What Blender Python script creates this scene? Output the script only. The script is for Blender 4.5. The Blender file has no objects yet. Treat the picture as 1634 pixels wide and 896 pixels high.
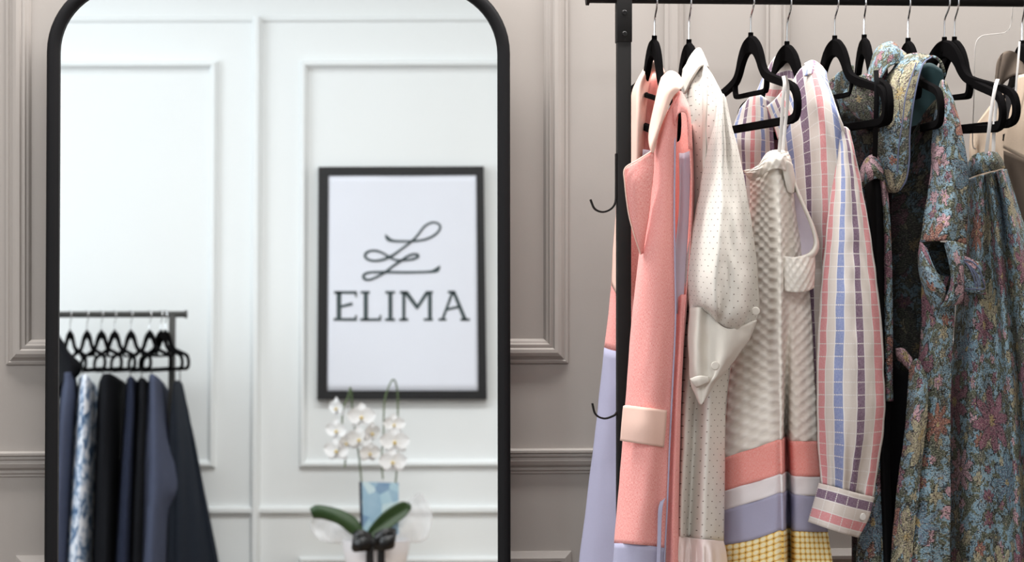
import bpy, bmesh, math, random
from mathutils import Vector, Matrix, noise
random.seed(4)
SC = bpy.context.scene
COL = SC.collection
PI = math.pi
# ------------------------------------------------------------------ camera
F, CX, CY = 3860.0, 817.0, 448.0            # focal length in pixels of the 1634x896 frame (85 mm)
YAW = math.radians(4.4)
EYE = Vector((0, 0, 1.2))
FWD = Vector((math.sin(YAW), math.cos(YAW), 0)); RGT = Vector((math.cos(YAW), -math.sin(YAW), 0)); UP = Vector((0, 0, 1))
cam = bpy.data.cameras.new('camera'); cam.lens = 36.0*F/1634.0; cam.sensor_width = 36.0
cam.dof.use_dof = True; cam.dof.focus_distance = 3.93; cam.dof.aperture_fstop = 8.0
cam.clip_start = 0.05
cam_o = bpy.data.objects.new('camera', cam); COL.objects.link(cam_o)
cam_o.location = EYE; cam_o.rotation_euler = (PI/2, 0, -YAW); SC.camera = cam_o
# ------------------------------------------------------------------ world, lights, exposure
YF, YB = 4.35, -1.45                          # front wall, back wall
XL, XR, ZC = -3.4, 2.9, 3.0
w = bpy.data.worlds.new('world'); SC.world = w; w.use_nodes = True
w.node_tree.nodes['Background'].inputs[0].default_value = (0.75, 0.83, 1, 1)
w.node_tree.nodes['Background'].inputs[1].default_value = 0.6
def area(name, loc, target, sx, sy, power, col):
    l = bpy.data.lights.new(name, 'AREA'); l.shape = 'RECTANGLE'; l.size = sx; l.size_y = sy; l.energy = power; l.color = col
    o = bpy.data.objects.new(name, l); COL.objects.link(o); o.location = loc
    o.rotation_euler = (Vector(target)-Vector(loc)).to_track_quat('-Z', 'Z').to_euler()
    return o
area('window_daylight', (XL+0.06, 0.35, 1.85), (XL+2, 0.15, 1.75), 2.4, 1.6, 55, (0.88, 0.94, 1.0))
area('shopfront_daylight', (XR-0.06, 0.2, 1.7), (XR-2, 0.8, 1.6), 2.4, 1.7, 18, (1.0, 0.88, 0.80))
area('clothes_fill', (-0.3, 0.75, 2.96), (-0.3, 0.75, 0), 3.2, 0.5, 52, (0.99, 0.99, 0.99))  # unseen overhead fill, added to brighten the fronts of the clothes
area('rear_wall_wash', (-0.9, -0.95, 2.96), (-0.9, -1.05, 0), 3.4, 0.22, 6, (0.95, 0.98, 1.0))  # unseen strip added overhead so the rear wall fades downward
area('front_wall_wash', (0.45, 3.88, 2.96), (0.45, 3.90, 0), 3.6, 0.22, 98, (1.0, 0.975, 0.95))  # added strip with no visible fixture, set near the front wall for its falloff
SC.view_settings.view_transform = 'Standard'; SC.view_settings.look = 'None'
SC.view_settings.exposure = 0.45; SC.view_settings.gamma = 1.0; SC.view_settings.use_curve_mapping = False

# ------------------------------------------------------------------ pixel -> world
def ray(px, py): return FWD + RGT*((px-CX)/F) + UP*((CY-py)/F)
def P(px, py, Y):
    d = ray(px, py); return EYE + d*((Y-EYE.y)/d.y)
M_TILT, M_YAW = math.radians(1.79), math.radians(2.2)
MN = Vector((-math.sin(M_YAW)*math.cos(M_TILT), -math.cos(M_YAW)*math.cos(M_TILT), math.sin(M_TILT)))
MP = P(445, 448, 4.262)                       # a point on the silvered plane
def mirror_hit(px, py):
    d = ray(px, py); return EYE + d*((MP-EYE).dot(MN)/d.dot(MN)), d
def M(px, py, Y):                             # the point behind the camera that the mirror shows at this pixel
    h, d = mirror_hit(px, py); r = d - MN*(2*d.dot(MN))
    return h + r*((Y-h.y)/r.y)

# ------------------------------------------------------------------ object helpers
def finish(name, verts, faces, mat, parent=None, smooth=True, uvs=None, sharp=None):
    off = Vector(parent.get('_base', (0, 0, 0))) if parent else Vector((0, 0, 0))   # children are meshed in their thing's own space
    me = bpy.data.meshes.new(name); me.from_pydata([tuple(Vector(v)-off) for v in verts], [], faces)
    if uvs is not None:
        ul = me.uv_layers.new(name='UVMap'); d = ul.data
        for l in me.loops: d[l.index].uv = uvs[l.vertex_index]
    me.polygons.foreach_set('use_smooth', [smooth]*len(me.polygons))
    if sharp and smooth: me.set_sharp_from_angle(angle=math.radians(sharp))
    if mat: me.materials.append(mat)
    o = bpy.data.objects.new(name, me); COL.objects.link(o)
    if parent: o.parent = parent; o['_base'] = off
    return o
def tag(o, label, cat, group=None):
    o['label'] = label; o['category'] = cat
    if group: o['group'] = group
    return o
def thing(name, label, cat, loc, group=None):
    o = bpy.data.objects.new(name, None); COL.objects.link(o); o.location = loc; o.empty_display_size = 0.05; o['_base'] = Vector(loc)
    return tag(o, label, cat, group)
def struct(o): o['kind'] = 'structure'; return o

class MB:
    def __init__(s): s.v = []; s.f = []
    def add(s, v, f):
        n = len(s.v); s.v += [Vector(p) for p in v]; s.f += [tuple(i+n for i in q) for q in f]
    def box(s, a, b, bev=0):
        x0, y0, z0 = a; x1, y1, z1 = b
        if bev <= 0:
            v = [(x, y, z) for x in (x0, x1) for y in (y0, y1) for z in (z0, z1)]
            s.add(v, [(0,1,3,2),(4,6,7,5),(0,4,5,1),(2,3,7,6),(0,2,6,4),(1,5,7,3)]); return
        bm = bmesh.new(); bmesh.ops.create_cube(bm, size=1)
        for q in bm.verts: q.co = Vector(((x0+x1)/2+q.co.x*(x1-x0), (y0+y1)/2+q.co.y*(y1-y0), (z0+z1)/2+q.co.z*(z1-z0)))
        bmesh.ops.bevel(bm, geom=bm.edges[:], offset=bev, segments=2, affect='EDGES', profile=.5)
        bm.verts.ensure_lookup_table(); s.add([q.co.copy() for q in bm.verts], [[q.index for q in f.verts] for f in bm.faces]); bm.free()
    def tube(s, pts, r, n=8, cap=True):
        pts = [Vector(p) for p in pts]; rr = r if isinstance(r, (list, tuple)) else [r]*len(pts)
        t = (pts[1]-pts[0]).normalized(); up = t.orthogonal().normalized(); rings = []
        for i, p in enumerate(pts):
            t = (pts[min(i+1, len(pts)-1)]-pts[max(i-1, 0)]).normalized()
            up = (up - t*up.dot(t)).normalized(); si = t.cross(up)
            rings.append([p + (up*math.cos(2*PI*k/n)+si*math.sin(2*PI*k/n))*rr[i] for k in range(n)])
        v = [q for ri in rings for q in ri]; f = []
        for i in range(len(pts)-1):
            for k in range(n): f.append((i*n+k, i*n+(k+1) % n, (i+1)*n+(k+1) % n, (i+1)*n+k))
        if cap: f.append(tuple(reversed(range(n)))); f.append(tuple(range((len(pts)-1)*n, len(pts)*n)))
        s.add(v, f)
    def strap(s, pts, hw, side, th):          # bar whose section is hw (in plane) x th (along `side`), rounded
        pts = [Vector(p) for p in pts]; side = Vector(side).normalized()
        ww = hw if isinstance(hw, (list, tuple)) else [hw]*len(pts)
        sec = [(1, .4), (.8, 1), (-.8, 1), (-1, .4), (-1, -.4), (-.8, -1), (.8, -1), (1, -.4)]; n = 8; v = []; f = []
        for i, p in enumerate(pts):
            t = (pts[min(i+1, len(pts)-1)]-pts[max(i-1, 0)]).normalized(); nn = t.cross(side).normalized()
            for a, b in sec: v.append(p + nn*(a*ww[i]) + side*(b*th))
        for i in range(len(pts)-1):
            for k in range(n): f.append((i*n+k, i*n+(k+1) % n, (i+1)*n+(k+1) % n, (i+1)*n+k))
        f.append(tuple(reversed(range(n)))); f.append(tuple(range((len(pts)-1)*n, len(pts)*n)))
        s.add(v, f)
    def lathe(s, prof, c, n=24):
        c = Vector(c); v = []; f = []
        for r, z in prof:
            for k in range(n): v.append(c + Vector((r*math.cos(2*PI*k/n), r*math.sin(2*PI*k/n), z)))
        for i in range(len(prof)-1):
            for k in range(n): f.append((i*n+k, i*n+(k+1) % n, (i+1)*n+(k+1) % n, (i+1)*n+k))
        f.append(tuple(reversed(range(n)))); f.append(tuple(range((len(prof)-1)*n, len(prof)*n)))
        s.add(v, f)
    def disc(s, c, nrm, r, h, n=16):          # small domed button
        c = Vector(c); nrm = Vector(nrm).normalized(); a = nrm.orthogonal().normalized(); b = nrm.cross(a); v = []; f = []
        prof = [(1, 0), (1, .5), (.86, .9), (.5, 1), (0.01, .9)]
        for q, z in prof:
            for k in range(n): v.append(c + (a*math.cos(2*PI*k/n)+b*math.sin(2*PI*k/n))*(r*q) + nrm*(h*z))
        for i in range(len(prof)-1):
            for k in range(n): f.append((i*n+k, i*n+(k+1) % n, (i+1)*n+(k+1) % n, (i+1)*n+k))
        f.append(tuple(reversed(range(n)))); f.append(tuple(range((len(prof)-1)*n, len(prof)*n)))
        s.add(v, f)
    def build(s, name, mat, parent=None, smooth=True, sharp=35): return finish(name, s.v, s.f, mat, parent, smooth, None, sharp)

def catmull(pts, n):
    m = len(pts)
    if m == 1: return [pts[0].copy() for _ in range(n+1)]
    out = []
    for i in range(n+1):
        x = i/n*(m-1); k = min(int(x), m-2); t = x-k
        p1, p2 = pts[k], pts[k+1]
        p0 = pts[k-1] if k > 0 else p1*2-p2
        p3 = pts[k+2] if k+2 < m else p2*2-p1
        out.append(.5*((2*p1)+(p2-p0)*t+(2*p0-5*p1+4*p2-p3)*t*t+(3*p1-p0-3*p2+p3)*t*t*t))
    return out
def smoothstep(a, b, x):
    if a == b: return 1.0 if x >= a else 0.0
    t = max(0, min(1, (x-a)/(b-a))); return t*t*(3-2*t)

def sheet(name, rows, mat, parent=None, nu=28, nv=36, thick=.0014, U=None, u0=0, v0=0, folds=(), wr=0.0015, wf=14, fn=P, swap=False, seed=0, planar=False):
    """cloth: a grid of control points (px, py, Y), splined both ways, creased by `folds`
    (depth, count, phase, v_start, v_full) and crumpled by noise, then given a thickness"""
    R = [[fn(*q) for q in r] for r in rows]
    R = [catmull(r, nu) for r in R]
    cols = []
    for j in range(nu+1):
        c = [r[j] for r in R]; cols.append(catmull(c, nv))
    G = [[cols[j][i] for j in range(nu+1)] for i in range(nv+1)]
    wid = sum(sum((G[i][j+1]-G[i][j]).length for j in range(nu)) for i in range(nv+1))/(nv+1)
    if U is None: U = wid
    mid = nu//2; ln = [0]
    for i in range(nv): ln.append(ln[-1]+(G[i+1][mid]-G[i][mid]).length)
    ucol = [(sum(G[i][j].x for i in range(nv+1))-sum(G[i][0].x for i in range(nv+1)))/(nv+1) for j in range(nu+1)] if planar else None
    V = []; uv = []; off = Vector((seed*3.7, seed*1.3, 0))
    for i in range(nv+1):
        for j in range(nu+1):
            p = G[i][j].copy(); u = j/nu; v = i/nv
            d = Vector((0, 0, 0))
            edge = min(1, 6*u, 6*(1-u)) if nu > 6 else 1
            for (a, c, ph, va, vb) in folds:
                d.y -= a*math.sin(2*PI*(c*u+ph+.12*math.sin(5*v+c)))*smoothstep(va, vb, v)*edge
            if wr:
                n1 = noise.noise(Vector((p.x*wf*1.7, p.z*wf*.55, p.y*wf))+off); n2 = noise.noise(Vector((p.x*wf*4, p.z*wf*2.2, p.y*wf*3))+off*2)
                n3 = noise.noise(Vector((p.x*52+2.5*n1, p.z*4.5, p.y*30))+off*3)
                d.y -= wr*(2.2*n1+.9*n2+1.5*n3); d.x += wr*(.5*n2+.5*n1)
            if planar: V.append(p+d); uv.append((u0+ucol[j]*planar, v0+ln[i])); continue
            V.append(p+d); uv.append((u0+u*U, v0+ln[i]) if not swap else (v0+ln[i], u0+u*U))
    W = nu+1; Fc = [(i*W+j, i*W+j+1, (i+1)*W+j+1, (i+1)*W+j) for i in range(nv) for j in range(nu)]
    o = finish(name, V, Fc, mat, parent, True, uv)
    if thick:
        m = o.modifiers.new('thickness', 'SOLIDIFY'); m.thickness = thick; m.offset = 0
    return o
def cord(name, pts, r, mat, parent=None, n=24, fn=P, flat=None):
    q = catmull([fn(*p) for p in pts], n); mb = MB()
    if flat: mb.strap(q, r, flat, .0006)
    else: mb.tube(q, r, 8)
    return mb.build(name, mat, parent)
# ------------------------------------------------------------------ materials
def rgb(r, g, b):
    f = lambda c: (c/255/12.92) if c/255 <= .04045 else ((c/255+.055)/1.055)**2.4
    return (f(r), f(g), f(b), 1)
class NT:
    def __init__(s, name):
        s.m = bpy.data.materials.new(name); s.m.use_nodes = True; s.t = s.m.node_tree
        s.b = s.t.nodes['Principled BSDF']; s.n = s.t.nodes; s._uv = None
    def L(s, a, b): s.t.links.new(a, b)
    def setin(s, node, i, val):
        if hasattr(val, 'is_linked'): s.L(val, node.inputs[i])
        else: node.inputs[i].default_value = val
    def uv(s):
        if s._uv is None:
            s._uv = s.n.new('ShaderNodeTexCoord')
        return s._uv.outputs['UV']
    def obj(s): s.uv(); return s._uv.outputs['Object']
    def math(s, op, a, b=0.0, c=0.0):
        k = s.n.new('ShaderNodeMath'); k.operation = op; s.setin(k, 0, a); s.setin(k, 1, b); s.setin(k, 2, c); return k.outputs[0]
    def vm(s, op, a, b=(0, 0, 0)):
        k = s.n.new('ShaderNodeVectorMath'); k.operation = op; s.setin(k, 0, a); s.setin(k, 1, b)
        return k.outputs['Value'] if op in ('LENGTH', 'DOT_PRODUCT', 'DISTANCE') else k.outputs[0]
    def sep(s, v): k = s.n.new('ShaderNodeSeparateXYZ'); s.setin(k, 0, v); return k.outputs
    def comb(s, x, y, z=0.0):
        k = s.n.new('ShaderNodeCombineXYZ'); s.setin(k, 0, x); s.setin(k, 1, y); s.setin(k, 2, z); return k.outputs[0]
    def noise(s, v, scale, detail=2, rough=.5, dist=0):
        k = s.n.new('ShaderNodeTexNoise'); s.setin(k, 'Vector', v); k.inputs['Scale'].default_value = scale
        k.inputs['Detail'].default_value = detail; k.inputs['Roughness'].default_value = rough; k.inputs['Distortion'].default_value = dist
        return k.outputs
    def voro(s, v, scale=1, feat='F1', rand=1):
        k = s.n.new('ShaderNodeTexVoronoi'); k.voronoi_dimensions = '2D'; k.feature = feat; s.setin(k, 'Vector', v)
        k.inputs['Scale'].default_value = scale; k.inputs['Randomness'].default_value = rand; return k.outputs
    def mix(s, f, a, b, mode='MIX'):
        k = s.n.new('ShaderNodeMix'); k.data_type = 'RGBA'; k.blend_type = mode; s.setin(k, 0, f); s.setin(k, 6, a); s.setin(k, 7, b); return k.outputs[2]
    def ramp(s, f, stops, interp='LINEAR'):
        k = s.n.new('ShaderNodeValToRGB'); s.setin(k, 0, f); e = k.color_ramp; e.interpolation = interp
        while len(e.elements) > 1: e.elements.remove(e.elements[-1])
        e.elements[0].position = stops[0][0]; e.elements[0].color = stops[0][1]
        for p, c in stops[1:]: q = e.elements.new(p); q.color = c
        return k.outputs[0]
    def bump(s, h, strength=.3, dist=.002):
        k = s.n.new('ShaderNodeBump'); s.setin(k, 'Height', h); k.inputs['Strength'].default_value = strength; k.inputs['Distance'].default_value = dist
        s.L(k.outputs[0], s.b.inputs['Normal'])
    def done(s, col, rough=.8, metal=0, spec=.3, sheen=0):
        s.setin(s.b, 'Base Color', col); s.setin(s.b, 'Roughness', rough); s.setin(s.b, 'Metallic', metal)
        s.b.inputs['Specular IOR Level'].default_value = spec; s.b.inputs['Sheen Weight'].default_value = sheen
        return s.m
def plain(name, c, rough=.6, metal=0, spec=.4, nz=.04, sc=60, bump=0, sheen=0):
    t = NT(name); n = t.noise(t.obj(), sc, 3)[0]
    d = tuple(x*(1-nz*2) for x in c[:3])+(1,)
    if bump: t.bump(n, bump, .001)
    return t.done(t.mix(n, d, c), rough, metal, spec, sheen)
MAT = {}
def wallpaint(name, c, rough=.55):
    t = NT(name); n = t.noise(t.obj(), 3, 3)[0]; n2 = t.noise(t.obj(), 260, 2)[0]
    t.bump(n2, .06, .001)
    return t.done(t.mix(n, tuple(x*.97 for x in c[:3])+(1,), c), rough, 0, .3)
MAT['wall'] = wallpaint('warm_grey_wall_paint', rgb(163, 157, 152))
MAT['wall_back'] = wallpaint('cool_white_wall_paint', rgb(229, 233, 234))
MAT['ceiling'] = wallpaint('ceiling_paint', rgb(238, 236, 232), .8)
def floor_mat():
    t = NT('oak_floor'); x, y, z = t.sep(t.obj()); 
    n = t.noise(t.comb(t.math('MULTIPLY', x, 2), t.math('MULTIPLY', y, 14), z), 4, 5)[0]
    return t.done(t.ramp(n, [(.3, rgb(74, 60, 52)), (.7, rgb(98, 80, 68))]), .45)
MAT['floor'] = floor_mat()
MAT['black_metal'] = plain('matte_black_powder_coat', rgb(23, 22, 22), .6, 0, .2, .06, 400, .05)
MAT['black_frame'] = plain('satin_black_mirror_frame', rgb(20, 20, 22), .6, 0, .15, .03, 200)
MAT['velvet'] = plain('black_velvet_flocking', rgb(13, 12, 13), .95, 0, .03, .15, 900, .2)
MAT['velvet'].node_tree.nodes['Principled BSDF'].inputs['Sheen Weight'].default_value = .0
MAT['chrome'] = plain('chrome_wire', (.75, .76, .78, 1), .18, 1, .5, .02, 100)
MAT['screw'] = plain('black_screw', rgb(30, 29, 29), .35, .6, .5)
def mirror_mat():
    t = NT('silvered_glass'); return t.done((.93, .955, .955, 1), 0.0, 1.0, .5)
MAT['mirror'] = mirror_mat()
def acrylic():
    t = NT('clear_acrylic'); t.b.inputs['Transmission Weight'].default_value = 1; t.b.inputs['IOR'].default_value = 1.1
    return t.done((.97, .975, .975, 1), .02)
MAT['acrylic'] = acrylic()
MAT['acrylic_edge'] = plain('frosted_acrylic_edge', rgb(196, 192, 188), .3, 0, .5)

def chambray(name, a, b, sheen=.05):
    t = NT(name); u = t.uv(); x, y, z = t.sep(u)
    n1 = t.noise(t.comb(t.math('MULTIPLY', x, 1500), t.math('MULTIPLY', y, 260)), 1, 2)[0]
    n2 = t.noise(t.comb(t.math('MULTIPLY', x, 300), t.math('MULTIPLY', y, 1500)), 1, 2)[0]
    f = t.math('MULTIPLY', t.math('ADD', n1, n2), .5)
    t.bump(f, .12, .0005)
    return t.done(t.ramp(f, [(.36, a), (.62, b)]), .9, 0, .15, sheen)
MAT['pink'] = chambray('pink_chambray', rgb(232, 132, 128), rgb(252, 196, 190))
MAT['coral'] = chambray('coral_chambray', rgb(246, 146, 136), rgb(252, 184, 176))
MAT['peach'] = plain('peach_crepe', rgb(244, 208, 194), .75, 0, .2, .02, 300, .05)
MAT['lavender'] = plain('lavender_twill', rgb(176, 176, 202), .8, 0, .2, .03, 300, .05)
MAT['lining'] = plain('pale_lilac_lining', rgb(214, 206, 220), .6, 0, .3, .02, 200)
MAT['cream'] = plain('ivory_cotton', rgb(224, 219, 210), .85, 0, .2, .02, 300, .1)
MAT['white_band'] = plain('white_cotton_band', rgb(244, 240, 242), .85, 0, .2, .02, 300, .1)
MAT['ruffle'] = plain('blush_white_ruffle', rgb(246, 232, 228), .85, 0, .2, .02, 300, .1)
MAT['ribbon'] = plain('white_hanging_ribbon', rgb(218, 215, 212), .45, 0, .4, .02, 200)
MAT['blacklining'] = plain('black_lining', rgb(15, 15, 17), .8, 0, .15, .1, 200)
MAT['beige'] = plain('beige_linen', rgb(206, 186, 166), .85, 0, .2, .05, 300, .15)
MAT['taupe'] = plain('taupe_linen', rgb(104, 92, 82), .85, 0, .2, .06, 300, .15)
MAT['grey_knit'] = plain('charcoal_printed_scarf', rgb(72, 70, 72), .9, 0, .2, .5, 45, .2)
def eyelet():
    t = NT('ivory_eyelet_cotton'); x, y, z = t.sep(t.uv())
    a = t.math('DIVIDE', x, .0135); b = t.math('DIVIDE', y, .0095)
    r = t.math('FLOOR', b); sh = t.math('MULTIPLY', t.math('MODULO', r, 2.0), .5)
    fx = t.math('SUBTRACT', t.math('FRACT', t.math('ADD', a, sh)), .5); fy = t.math('MULTIPLY', t.math('SUBTRACT', t.math('FRACT', b), .5), .8)
    d = t.math('SQRT', t.math('ADD', t.math('MULTIPLY', fx, fx), t.math('MULTIPLY', fy, fy)))
    hole = t.math('LESS_THAN', d, .075); rim = t.math('LESS_THAN', d, .17)
    t.bump(t.math('SUBTRACT', t.math('MULTIPLY', rim, .6), hole), .5, .0008)
    n = t.noise(t.uv(), 700, 2)[0]
    c = t.mix(n, rgb(220, 216, 208), rgb(230, 227, 220))
    return t.done(t.mix(hole, c, rgb(126, 114, 104)), .85, 0, .2, .05)
MAT['eyelet'] = eyelet()
def waffle():
    t = NT('cream_waffle_cotton'); x, y, z = t.sep(t.uv())
    k = 2*PI/.0155
    a = t.math('COSINE', t.math('MULTIPLY', x, k)); b = t.math('COSINE', t.math('MULTIPLY', y, k*.95))
    h = t.math('ADD', t.math('MULTIPLY', t.math('MULTIPLY', a, b), .5), .5); h = t.math('POWER', h, 1.5)
    n = t.noise(t.uv(), 260, 2)[0]
    t.bump(t.math('ADD', h, t.math('MULTIPLY', n, .25)), .6, .0040)
    return t.done(t.ramp(h, [(.0, rgb(230, 224, 214)), (.7, rgb(238, 233, 225))]), .85, 0, .2, .05)
MAT['waffle'] = waffle()
def lace():
    t = NT('yellow_lace'); x, y, z = t.sep(t.uv()); p = .0092
    fx = t.math('SUBTRACT', t.math('FRACT', t.math('DIVIDE', x, p)), .5); fy = t.math('SUBTRACT', t.math('FRACT', t.math('DIVIDE', y, p)), .5)
    d = t.math('SQRT', t.math('ADD', t.math('MULTIPLY', fx, fx), t.math('MULTIPLY', fy, fy)))
    t.bump(t.math('SUBTRACT', .5, d), .6, .0015)
    return t.done(t.ramp(d, [(.0, rgb(254, 246, 214)), (.34, rgb(254, 240, 190)), (.44, rgb(240, 206, 124)), (.58, rgb(226, 182, 96)), (.64, rgb(150, 108, 56))]), .85, 0, .2)
MAT['lace'] = lace()
def stripes():
    t = NT('striped_windowpane_cotton'); x, y, z = t.sep(t.uv()); per = .105
    f = t.math('FRACT', t.math('DIVIDE', x, per))
    cr = rgb(214, 205, 198); pk = rgb(218, 142, 146); bl = rgb(128, 142, 188); pu = rgb(112, 84, 112); wh = rgb(228, 224, 222)
    st = [(0, wh), (.012, pk), (.15, wh), (.165, cr), (.335, wh), (.35, bl), (.49, wh), (.505, cr), (.67, wh), (.685, pu), (.825, wh), (.84, cr)]
    c = t.ramp(f, st, 'CONSTANT')
    fv = t.math('FRACT', t.math('DIVIDE', y, .0205)); ln = t.math('LESS_THAN', fv, .085)
    fu = t.math('FRACT', t.math('DIVIDE', x, .0175)); lv = t.math('LESS_THAN', fu, .05)
    dash = t.math('GREATER_THAN', t.math('FRACT', t.math('DIVIDE', x, .0036)), .22)
    n1 = t.noise(t.comb(t.math('MULTIPLY', x, 1200), t.math('MULTIPLY', y, 200)), 1, 2)[0]; n2 = t.noise(t.comb(t.math('MULTIPLY', x, 200), t.math('MULTIPLY', y, 1200)), 1, 2)[0]
    w = t.math('ADD', n1, n2)
    c = t.mix(t.math('MULTIPLY', t.math('SUBTRACT', w, .8), .5), c, wh)
    c = t.mix(t.math('MULTIPLY', t.math('MAXIMUM', t.math('MULTIPLY', ln, dash), t.math('MULTIPLY', lv, .35)), .85), c, wh)
    t.bump(t.math('ADD', w, ln), .25, .0005)
    return t.done(c, .85, 0, .2, .05)
MAT['stripes'] = stripes()
def jacquard(name, shift=0, dark=1.0):
    """woven floral: blue ground, drawn leaves and blossoms, broken up by weft flecks"""
    t = NT(name); u = t.vm('ADD', t.uv(), (shift*.37, shift*.21, 0)); ux, uy, uz = t.sep(u)
    qx = t.math('DIVIDE', t.math('FLOOR', t.math('MULTIPLY', ux, 600)), 600); qy = t.math('DIVIDE', t.math('FLOOR', t.math('MULTIPLY', uy, 480)), 480)
    q = t.comb(qx, qy)
    wob = t.vm('SCALE', t.vm('SUBTRACT', t.noise(q, 45, 3)[1], (.5, .5, .5))); t.n[-1].inputs['Scale'].default_value = .021
    wq = t.vm('ADD', q, wob)
    blue = rgb(156, 188, 204); blue2 = rgb(118, 150, 168); olive = rgb(104, 110, 92); dk = rgb(40, 40, 42); cream = rgb(184, 178, 146); mauve = rgb(150, 104, 118); pink = rgb(206, 168, 176); rust = rgb(166, 116, 98); plum = rgb(92, 66, 86)
    step = lambda v, lo, hi: t.ramp(v, [(lo, (0, 0, 0, 1)), (hi, (1, 1, 1, 1))])
    band = lambda v, c, wd: t.math('LESS_THAN', t.math('ABSOLUTE', t.math('SUBTRACT', v, c)), wd)
    c = t.mix(t.noise(wq, 22, 2)[0], blue2, blue)
    lf = t.noise(wq, 44, 3, .55, 1.2)[0]
    c = t.mix(step(lf, .50, .53), c, olive)
    lf2 = t.noise(t.vm('ADD', wq, (3, 5, 0)), 58, 3, .6, 1.5)[0]
    c = t.mix(step(lf2, .58, .6), c, t.mix(.35, dk, olive))
    def flowers(c, scale, npet, big, off, cols, amp, keep):
        s = t.vm('MULTIPLY', t.vm('ADD', wq, (off, off*.7, 0)), (scale, scale, 0)); v = t.voro(s, 1, 'F1', .8)
        d = t.vm('SUBTRACT', s, v['Position']); dx, dy, dz = t.sep(d); r = t.vm('LENGTH', d)
        hue = t.sep(v['Color'])
        th = t.math('ADD', t.math('ARCTAN2', dy, dx), t.math('MULTIPLY', hue[1], 6))
        pet = t.math('POWER', t.math('ABSOLUTE', t.math('COSINE', t.math('MULTIPLY', th, npet/2))), 1.4)
        R = t.math('MULTIPLY', t.math('ADD', big, t.math('MULTIPLY', pet, amp)), t.math('ADD', .6, t.math('MULTIPLY', hue[2], .65)))
        rel = t.math('DIVIDE', r, R); m = t.math('LESS_THAN', rel, 1.0)
        fc = t.ramp(hue[0], cols, 'CONSTANT')
        vein = t.noise(t.comb(t.math('MULTIPLY', th, 7), t.math('MULTIPLY', r, 4.0)), 1.6, 2)[0]
        fc = t.mix(t.math('MULTIPLY', step(vein, .5, .54), .75), fc, t.mix(.55, fc, plum))
        fc = t.mix(t.ramp(pet, [(.0, (1, 1, 1, 1)), (.18, (0, 0, 0, 1))]), fc, t.mix(.5, plum, dk))
        fc = t.mix(t.math('LESS_THAN', rel, .18), fc, rgb(176, 156, 110))
        ring = t.math('MULTIPLY', t.math('GREATER_THAN', rel, 1.0), t.math('LESS_THAN', rel, 1.1))
        c = t.mix(t.math('MULTIPLY', m, keep), c, fc)
        return t.mix(t.math('MULTIPLY', ring, .8), c, dk)
    c = flowers(c, 30, 6, .2, .3, [(0, pink), (.22, mauve), (.42, cream), (.64, rust), (.72, blue), (.84, olive)], .17, .95)
    c = flowers(c, 9.0, 8, .2, 1.7, [(0, mauve), (.3, cream), (.46, pink), (.66, blue2), (.8, olive), (.93, rust)], .26, .97)
    ln = t.math('MAXIMUM', band(t.noise(wq, 34, 2, .5, .8)[0], .5, .008), band(t.noise(t.vm('ADD', wq, (9, 2, 0)), 64, 2, .5, .8)[0], .47, .012))
    c = t.mix(t.math('MULTIPLY', ln, .7), c, dk)
    # weft flecks: dark and pale dashes whose density changes in patches
    fl = t.noise(t.comb(t.math('MULTIPLY', ux, 210), t.math('MULTIPLY', uy, 560)), 1, 1)[0]
    patch = t.ramp(t.noise(q, 15, 2)[0], [(.38, (.25, .25, .25, 1)), (.60, (1, 1, 1, 1))])
    blk = t.math('MULTIPLY', step(fl, .48, .54), patch)
    c = t.mix(t.math('MULTIPLY', blk, .66), c, dk)
    fl2 = t.noise(t.comb(t.math('MULTIPLY', ux, 240), t.math('MULTIPLY', uy, 560), 7.0), 1, 1)[0]
    c = t.mix(t.math('MULTIPLY', step(fl2, .58, .63), .4), c, rgb(206, 200, 188))
    rows = t.math('SINE', t.math('MULTIPLY', uy, 2600))
    t.bump(t.math('ADD', t.math('MULTIPLY', rows, .3), t.math('ADD', fl, fl2)), .5, .0010)
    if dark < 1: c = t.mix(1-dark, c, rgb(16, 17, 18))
    return t.done(c, .88, 0, .12, .03)
MAT['jacquard'] = jacquard('floral_jacquard')
MAT['jacquard_b'] = jacquard('floral_jacquard_second_cut', 2.0)
MAT['jacquard_c'] = jacquard('floral_jacquard_third_cut', 3.3)
MAT['jacquard_in'] = jacquard('floral_jacquard_shaded_reverse', 5.1, .16)  # cloth reverse, with the shade inside the garments darkened into its colour
MAT['teal'] = plain('teal_lining', rgb(38, 62, 66), .6, 0, .3, .05, 100)
MAT['piping'] = plain('grey_blue_braid', rgb(104, 112, 138), .7, 0, .3, .05, 400)
MAT['paper'] = plain('cool_white_paper', rgb(222, 226, 236), .6, 0, .3, .01, 8)
MAT['ink'] = plain('slate_ink', rgb(70, 82, 84), .7, 0, .2)
MAT['poster_black'] = plain('black_poster_frame', rgb(15, 16, 19), .5, 0, .4, .03, 100)
MAT['slate'] = plain('slate_blue_cotton', rgb(70, 76, 96), .85, 0, .2, .08, 30)
MAT['navy'] = plain('navy_wool', rgb(36, 41, 58), .9, 0, .15, .08, 30)
MAT['midnight'] = plain('midnight_cloth', rgb(34, 40, 50), .9, 0, .15, .08, 30)
MAT['black_cloth'] = plain('black_cloth', rgb(21, 22, 26), .9, 0, .12, .1, 30)
def tiedye():
    t = NT('blue_white_tie_dye'); n = t.noise(t.uv(), 22, 4, .6, .6)[0]
    return t.done(t.ramp(n, [(.36, rgb(52, 78, 112)), (.47, rgb(120, 146, 178)), (.55, rgb(226, 230, 238))]), .85)
MAT['tiedye'] = tiedye()
MAT['pot'] = plain('white_glazed_pot', rgb(238, 236, 240), .3, 0, .5, .01, 20)
MAT['petal'] = plain('white_petal', rgb(246, 246, 246), .6, 0, .3, .02, 60)
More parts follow.
